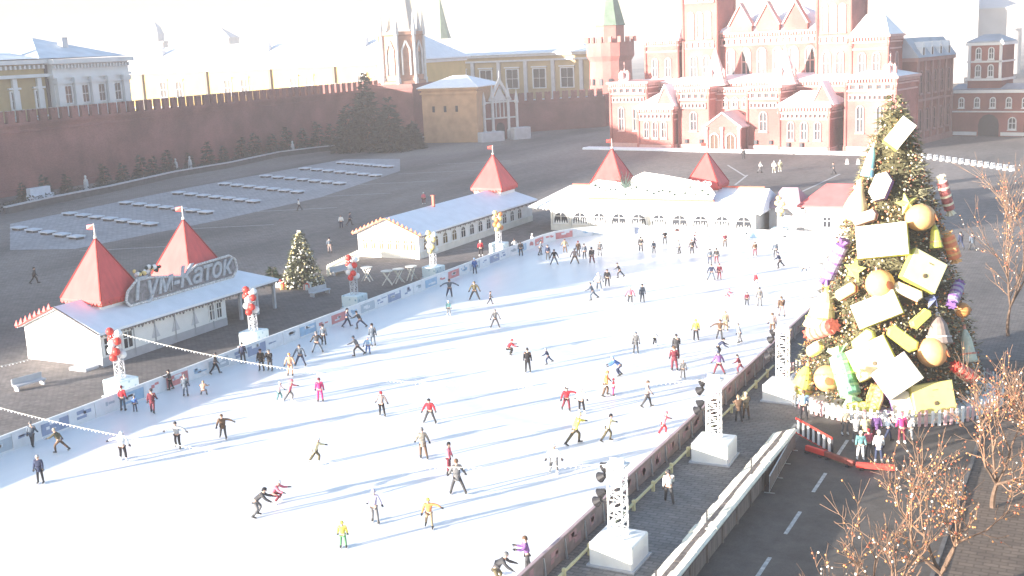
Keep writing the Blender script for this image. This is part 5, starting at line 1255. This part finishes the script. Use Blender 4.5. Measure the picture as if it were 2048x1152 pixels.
PEOPLE = [
 (82,967,'stand',T_,'navy','black','lightgrey','dark navy long-coated skater standing alone, farthest left on the sunlit ice',1.02,1),
 (66,893,'walk',A_,'slate','darkgrey','grey','slate-coated skater right at the boards at the lower left edge',.98,1),
 (121,905,'lunge',L_,'olive','brown','beige','olive-jacketed skater leaning hard over just inside the shade at lower left',1,0),
 (247,921,'onearm',A_,'white','black','white','white-jacketed skater with black trousers, one arm out, lower left of the ice',1.05,0),
 (357,897,'arms',T_,'lightgrey','black','darkgrey','pale grey skater with both arms spread wide, lower left of the ice',1.05,0),
 (448,878,'onearm',T_,'brown','darkgrey','brown','brown-coated skater with a pale sleeve held out, right of the arms-spread skater',1.0,1),
 (247,822,'stand',A_,'red','slate','maroon','red-jacketed skater by the boards under the nearest red ball mast',1.05,0),
 (271,824,'stand',A_,'blue','navy','grey','small blue child beside the red-jacketed skater at the boards',.68,0),
 (306,826,'walk',A_,'maroon','maroon','darkgrey','maroon-clad skater by the boards, right of the small blue child',1.0,1),
 (342,780,'hold',L_,'darkgrey','black','black','dark grey skater holding on to the boards right of the nearest ball mast',.9,0),
 (372,793,'stand',A_,'slate','slate','grey','slate blue skater standing before a pale advert panel left of centre',.95,1),
 (407,791,'crouch',A_,'peach','greypink','tan','small child in peach crouching on the shaded ice near the boards',.8,0),
 (432,748,'walk',R_,'black','black','darkgrey','black-clad skater moving along the boards before the sign pavilion front',1.0,0),
 (487,727,'stand',A_,'navy','darkgrey','black','navy skater at the boards under the string of bulbs',1.0,1),
 (524,742,'stand',T_,'black','black','black','left of the two black-coated skaters side by side at the boards under the bulb string',1.02,1),
 (541,742,'hold',T_,'black','darkgrey','grey','right of the two black-coated skaters side by side at the boards under the bulb string',1.0,1),
 (582,752,'glide',T_,'peach','peach','orange','skater in a peach suit below the bulb string, in front of a dark skater',1.08,0),
 (602,732,'wide',T_,'slate','navy','darkgrey','dark slate skater just behind the peach-suited one',1.05,0),
 (635,706,'wide',A_,'darkgrey','slate','grey','dark grey skater with arms held off the body near the mid-left boards',1.05,0),
 (648,690,'stand',A_,'slate','black','black','slate skater half behind the dark grey one near the mid-left boards',1.0,0),
 (695,654,'walk',R_,'navy','navy','black','navy skater, left of a pair near the boards above the shade edge',1.0,0),
 (721,657,'lunge',L_,'darkgrey','navy','black','dark skater leaning, right of a pair near the boards above the shade edge',1.0,0),
 (716,712,'lunge',L_,'grey','darkgrey','slate','grey skater in a deep lunge beside the adult and blue child',1.05,0),
 (737,708,'glide',T_,'lightblue','blue','lilac','child in light blue in front of a tall dark skater',.85,0),
 (746,692,'stand',A_,'slate','slate','black','tall dark slate skater behind the light blue child',1.1,1),
 (559,803,'glide',R_,'white','teal','white','white-jacketed child leaning beside a pink skater, left centre',.85,0),
 (580,804,'push',R_,'pink','grey','pink','pink-jacketed skater leaning forward beside a white-jacketed child',.98,0),
 (641,804,'stand',A_,'magenta','magenta','maroon','skater in an all magenta suit, left centre',1.0,0),
 (764,832,'glide',A_,'greypink','black','red','skater in a dusty pink jacket with black trousers, left of centre',.98,0),
 (861,846,'wide',T_,'red','darkgrey','black','red-jacketed skater with grey trousers striding, in the middle of the ice',1.0,0),
 (632,929,'push',R_,'cream','olive','white','skater in cream with one leg kicked back, lower middle of the ice',1.0,0),
 (847,918,'glide',A_,'greybeige','brown','grey','bulky beige-grey coated skater, lower middle of the ice',1.12,1),
 (899,947,'stand',R_,'pink','maroon','black','skater in a pink jacket just behind a wide-striding grey one, lower middle',1.08,0),
 (916,989,'wide',A_,'grey','darkgrey','brown','grey-coated skater with legs wide apart, lower middle of the ice',1.18,1),
 (513,1033,'bend',R_,'darkgrey','grey','black','dark grey skater bending forward on one leg near the bottom left of centre',1.05,0),
 (546,1005,'crouch',R_,'pink','maroon','white','pink-clad child crouching with a white hat, bottom left of centre',1.0,0),
 (750,1046,'glide',A_,'lilac','grey','lilac','lilac-jacketed skater near the bottom middle',1.05,0),
 (860,1057,'onearm',T_,'orange','tan','yellow','orange-jacketed skater stretching an arm out at the bottom middle',1.0,0),
 (687,1096,'stand',A_,'yellow','green','yellow','small child in bright yellow at the bottom edge left of centre',.8,0),
 (992,1172,'bend',R_,'darkgrey','olive','grey','dark grey adult bending over at the bottom edge beside the boards',1.1,1),
 (1056,1146,'hold',L_,'purple','darkgrey','brown','purple-jacketed person with brown hair at the brown boards, bottom edge',1.05,0),
 (900,594,'arms',T_,'slate','navy','black','slate blue skater with arms raised sideways, upper left of the ice',1.05,0),
 (950,600,'wide',T_,'olive','darkgrey','olive','olive skater with elbows out beside the slate blue one, upper left of the ice',1.1,0),
 (981,609,'walk',R_,'darkgrey','black','black','small dark child right of the olive skater',.75,0),
 (898,631,'stand',T_,'teal','grey','white','small child in teal and white below the slate blue skater',.8,0),
 (991,656,'wide',T_,'grey','darkgrey','grey','grey skater with arms out to the sides, alone at the shade edge',1.0,0),
 (950,548,'stand',A_,'blue','navy','lightblue','blue-jacketed skater standing against the boards before the gable pavilion',1.0,1),
 (1016,709,'crouch',R_,'red','black','red','child crouching in a red jacket near the middle of the ice',.95,0),
 (1056,745,'stand',A_,'black','black','darkgrey','black-coated skater standing upright in the middle of the ice',1.08,1),
 (1097,729,'push',L_,'navy','navy','lightgrey','small navy child with pale sleeves right of the black-coated skater',.78,0),
 (1134,822,'onearm',T_,'red','maroon','black','skater in bright red holding an arm towards a white-clad partner',1.0,0),
 (1163,826,'glide',A_,'white','black','white','white-jacketed partner with black trousers right of the bright red skater',1.0,0),
 (1150,889,'lunge',R_,'yellow','olive','cream','skater in yellow lunging with a leg far back, right centre',1.25,0),
 (1216,883,'push',R_,'cream','olive','black','skater in pale cream pushing off, right of the yellow one',1.05,0),
 (1327,872,'push',R_,'pink','red','pink','pink and red skater leaning close to the brown boards',.95,0),
 (1109,946,'glide',T_,'white','grey','white','white-jacketed skater in a grey skirt, lower right of the ice',1.05,1),
 (1295,815,'walk',R_,'greypink','darkgrey','brown','skater in a dusky pinkish-grey coat walking upright, right centre',1.08,1),
 (1211,792,'glide',R_,'orange','brown','orange','orange-jacketed skater leading a red child, right centre',1.05,0),
 (1227,792,'stand',R_,'red','magenta','red','red child at the hand of the orange-jacketed skater',.72,0),
 (1240,752,'bend',L_,'blue','navy','lightblue','blue-jacketed skater bending over, right centre',1.0,0),
 (1272,707,'stand',T_,'grey','darkgrey','slate','grey-coated skater with a pale front, upper right centre',1.0,1),
 (1309,692,'glide',R_,'white','black','white','small child in white with black trousers right of the grey-coated skater',.8,0),
 (1349,741,'stand',A_,'maroon','maroon','brown','maroon-coated skater right of centre beside a small grey child',1.05,1),
 (1353,714,'walk',A_,'darkgrey','black','darkgrey','dark skater seen just beyond the maroon-coated one',1.05,1),
 (1366,757,'stand',T_,'grey','grey','beige','small grey child before the maroon-coated skater',.8,0),
 (1392,681,'stand',A_,'yellow','black','yellow','skater in a bright yellow vest with black trousers, right of centre',1.0,0),
 (1440,680,'arms',T_,'brown','darkgrey','brown','brown-jacketed skater with raised elbows right of the yellow vest',1.0,0),
 (1451,662,'stand',A_,'tan','tan','tan','tan skater just behind the brown-jacketed one',.95,0),
 (1438,751,'wide',A_,'purple','maroon','navy','skater in a purple jacket striding near the second lamp mast',1.05,0),
 (1436,712,'bend',R_,'navy','black','black','navy skater leaning above the purple one',.95,0),
 (1480,747,'push',L_,'maroon','maroon','black','maroon child with a white stripe close to the brown boards',.85,0),
 (1480,686,'glide',L_,'lightgrey','grey','grey','pale grey skater left of the farthest lamp mast',.95,0),
 (1452,599,'crouch',R_,'pink','pink','pink','tiny child in pink sitting on the far right of the ice',.8,0),
 (1494,611,'stand',T_,'maroon','black','black','small child in dark maroon on the far right of the ice',.7,0),
 (1519,613,'stand',A_,'grey','grey','darkgrey','grey skater right of the small maroon child',1.0,0),
 (1514,577,'glide',L_,'red','lightgrey','white','skater in red with pale trousers above the grey one, far right',.95,0),
 (1563,634,'walk',A_,'brown','greypink','brown','brown skater near the boards left of the christmas tree',1.05,0),
 (1545,668,'stand',A_,'greypink','brown','brown','dusky skater seen behind the top of the farthest lamp mast',1.0,0),
 (1186,601,'push',L_,'slate','slate','grey','slate skater striding, left one of the upper middle group of four',1.05,0),
 (1198,582,'glide',A_,'lightgrey','slate','white','pale grey skater, second of the upper middle group of four',1.05,0),
 (1215,573,'stand',T_,'black','black','black','black skater with a pale scarf, third of the upper middle group of four',1.0,0),
 (1240,556,'lunge',L_,'darkgrey','black','darkgrey','dark skater leaning, rightmost and farthest of the upper middle group of four',1.0,0),
 (1261,609,'glide',T_,'pink','darkgrey','white','skater in pale pink and grey beside a dark companion, upper middle',1.0,0),
 (1285,605,'stand',T_,'slate','darkgrey','black','slate-coated companion right of the pale pink skater, upper middle',1.0,1),
 (1423,561,'wide',T_,'navy','slate','black','navy skater, left of a pair on the upper right ice',1.0,0),
 (1439,560,'stand',T_,'maroon','maroon','maroon','maroon skater, right of a pair on the upper right ice',.95,0),
 (1420,528,'stand',A_,'slate','navy','black','slate skater, left of a pair just beyond the navy and maroon pair',.95,0),
 (1433,527,'stand',A_,'darkgrey','maroon','black','dark grey skater, right of a pair just beyond the navy and maroon pair',.95,0),
 (1551,516,'stand',A_,'slate','darkgrey','lightgrey','slate skater at the far right end near the pale blue boards',1.05,0),
 (1560,537,'push',L_,'navy','black','navy','navy skater leaning in front of the slate one at the far right end',1.05,0),
 (1607,546,'crouch',T_,'white','slate','white','white-topped child sitting on the ice beside the christmas tree edge',1.0,0),
 (1510,512,'stand',A_,'brown','maroon','brown','brown child standing alone at the far end under the gap beside the hut',.9,0),
 (1042,512,'stand',A_,'darkgrey','black','grey','dark grey skater at the far left corner of the boards',1.0,0),
 (1030,506,'wide',A_,'lightgrey','slate','black','pale grey skater at the far left corner by the gold and red ball mast',1.0,0),
 (1064,492,'walk',R_,'white','grey','white','white-jacketed skater in the far left corner of the ice',.9,0),
 (1080,510,'glide',R_,'slate','darkgrey','black','slate skater near the far end, left of a dark pair',1.0,0),
 (1096,520,'stand',T_,'navy','darkgrey','darkgrey','navy skater, left of the dark pair near the far end',1.0,0),
 (1109,530,'wide',T_,'black','slate','black','black-jacketed skater, right and nearer of the dark pair near the far end',1.05,0),
 (1130,506,'glide',A_,'tan','brown','brown','tan skater far off before the second arched window',.95,0),
 (1150,528,'wide',T_,'greypink','brown','grey','dusky skater at the left of a row of four near the far end',1.05,0),
 (1157,512,'stand',A_,'brown','darkgrey','red','brown-coated skater, second of a row of four near the far end',1.0,1),
 (1169,518,'stand',A_,'slate','black','black','slate skater, third of a row of four near the far end',1.0,0),
 (1184,527,'walk',A_,'darkgrey','maroon','black','dark skater, rightmost of a row of four near the far end',1.05,0),
 (1200,512,'stand',T_,'grey','grey','brown','grey skater just right of the row of four near the far end',.95,0),
 (1282,503,'walk',A_,'darkgrey','darkgrey','black','dark skater alone before the middle arched window',1.0,0),
 (1308,507,'stand',A_,'slate','black','grey','slate child before the right half of the arched windows',.85,0),
 (1330,488,'stand',A_,'black','darkgrey','black','black skater nearest the arched pavilion wall, right half',.95,0),
 (1359,508,'glide',L_,'lightgrey','darkgrey','grey','pale grey skater before the right half of the arched windows',.95,0),
 (1384,508,'stand',A_,'darkgrey','black','brown','dark skater right of the pale grey one near the far end',.95,0),
 (1389,496,'walk',R_,'slate','navy','black','slate skater just beyond the dark one near the far end',.9,0),
 (1450,494,'stand',A_,'maroon','brown','tan','maroon and brown skater near the right end of the arched pavilion',.95,0),
]
for a in PEOPLE:
    person(*a[:8], s=a[8], long=a[9])
WALKERS = [
 (1338,1003,'walk',A_,'white','darkgrey','darkgrey','pedestrian in a black and white jacket on the walkway by the yellow rail',1.05,0,'people on the walkway'),
 (1477,842,'hold',A_,'brown','darkgrey','tan','left of two brown-clad people leaning on the walkway rail',1.0,1,'people on the walkway'),
 (1492,836,'hold',A_,'tan','brown','cream','right of two brown-clad people leaning on the walkway rail',1.0,1,'people on the walkway'),
 (1607,838,'stand',A_,'lightblue','black','brown','person in a light blue jacket before the yellow bell at the christmas tree foot',1.1,0,'visitors round the christmas tree'),
 (1721,918,'stand',T_,'teal','white','white','visitor in teal with white trousers in front of the christmas tree fence',1.0,0,'visitors round the christmas tree'),
 (1737,912,'stand',A_,'pink','darkgrey','red','visitor in pink between the teal and the white one before the christmas tree',.95,0,'visitors round the christmas tree'),
 (1757,924,'stand',A_,'white','navy','white','visitor in a long white coat in front of the christmas tree fence',1.1,1,'visitors round the christmas tree'),
 (1712,884,'hold',A_,'lightgrey','grey','white','pale grey visitor at the picket ring, left of the group by the christmas tree',1.0,1,'visitors round the christmas tree'),
 (1730,884,'stand',A_,'cream','olive','lightgrey','cream-coated visitor at the picket ring below the green cracker',1.0,1,'visitors round the christmas tree'),
 (1752,880,'stand',T_,'purple','maroon','grey','purple-coated visitor at the picket ring below the six-sided gift',1.0,1,'visitors round the christmas tree'),
 (1776,882,'walk',R_,'slate','navy','black','slate visitor at the picket ring right of the purple one',1.0,0,'visitors round the christmas tree'),
 (1803,886,'stand',A_,'magenta','maroon','pink','visitor in crimson before the white platform of the christmas tree',1.1,0,'visitors round the christmas tree'),
 (1818,884,'stand',A_,'white','lightgrey','grey','white-clad visitor right of the crimson one',1.0,0,'visitors round the christmas tree'),
 (1690,868,'stand',T_,'beige','grey','white','beige visitor by the pickets left of the pale grey one',.95,0,'visitors round the christmas tree'),
 (599,420,'walk',L_,'white','black','black','person in a white jacket walking alone on the shaded square above the lit spruce',1.05,0,'people on the square'),
 (683,456,'stand',T_,'white','navy','grey','white-jacketed person with a dark companion on the square left of the gable pavilion',1.1,0,'people on the square'),
 (700,450,'walk',R_,'navy','black','black','dark companion of the white-jacketed person on the square',1.1,0,'people on the square'),
 (660,505,'stand',A_,'slate','greypink','black','dark person standing behind the cream lit fence',1.1,0,'people on the square'),
 (848,408,'stand',T_,'pink','maroon','white','pink-clad person on the square beyond the gable pavilion roof',1.1,0,'people on the square'),
 (70,566,'walk',R_,'darkgrey','black','black','dark person on the square behind the sign pavilion, far left',1.1,1,'people on the square'),
 (1921,498,'walk',A_,'navy','navy','black','left of two dark walkers on the road beyond the christmas tree',1.15,1,'people on the square'),
 (1944,500,'walk',A_,'slate','darkgrey','black','right of two dark walkers on the road beyond the christmas tree',1.15,1,'people on the square'),
 (962,512,'stand',A_,'red','black','white','red-jacketed person standing behind the boards by the gold ball mast',1.1,0,'people on the square'),
 (505,640,'stand',A_,'darkgrey','black','black','dark person in the open porch of the sign pavilion',1.0,0,'people on the square'),
 (1900,410,'walk',T_,'slate','black','darkgrey','lone dark walker on the road right of the maroon cracker',1.1,0,'people on the square'),
 (1548,345,'stand',T_,'white','beige','white','left of two pale figures on the sunny square before the museum',1.2,1,'people on the square'),
 (1560,343,'stand',T_,'cream','beige','white','right of two pale figures on the sunny square before the museum',1.2,1,'people on the square'),
 (1520,345,'walk',R_,'white','grey','grey','pale walker left of the two pale figures before the museum',1.2,0,'people on the square'),
 (1667,348,'walk',L_,'darkgrey','darkgrey','black','dark walker at the end of the painted line before the museum',1.2,0,'people on the square'),
 (1487,318,'stand',A_,'darkgrey','black','black','dark person standing before the museum porch',1.2,1,'people on the square'),
]
for a in WALKERS:
    person(*a[:8], s=a[8], long=a[9], group=a[10], skates=0, z=.07)
# the white stick held by the adult at the bottom edge
p = at(1012, 1150, 0); t = thing('white_stick', 'white pole held slanting by the bending adult at the bottom edge', 'pole', p)
b = MB(); b.tube((.3, .3, .95), (-.25, -.2, .08), .035, .03, 8); b.build('shaft', white, t); b = MB(); b.bar((-.45, -.2, .06), (-.05, -.2, .06), .06, .12); b.build('blade', white, t)
# sledge chair and skating aid near the far corner
# rows of white crowd barriers across the far street
bar0 = None; i = 0
for a, c, n in (((1846, 316), (2024, 342), 15), ((1694, 328), (1716, 328), 2)):
    for k in range(n):
        px = a[0]+(c[0]-a[0])*k/(n-1); py = a[1]+(c[1]-a[1])*k/(n-1); p = at(px, py); q = at(px+6, py+(c[1]-a[1])/(n-1)*.5)
        if bar0 is None:
            bar0 = thing('road_barrier', 'small white block in the row crossing the sunny street beyond the christmas tree', 'barrier', p, 0, 'white blocks across the far street')
            b = MB(); b.prism([(-.34, 0), (.34, 0), (.3, .2), (.2, .45), (.15, .95), (-.15, .95), (-.2, .45), (-.3, .2)], -.36, .36); b.build('block', white, bar0)
            b = MB(); b.box(-.20, .20, -.38, .38, .62, .8); b.build('band', palegrey, bar0); o = bar0
        else: o = dup(bar0, p)
        o.rotation_euler.z = math.atan2(q.y-p.y, q.x-p.x)+.2
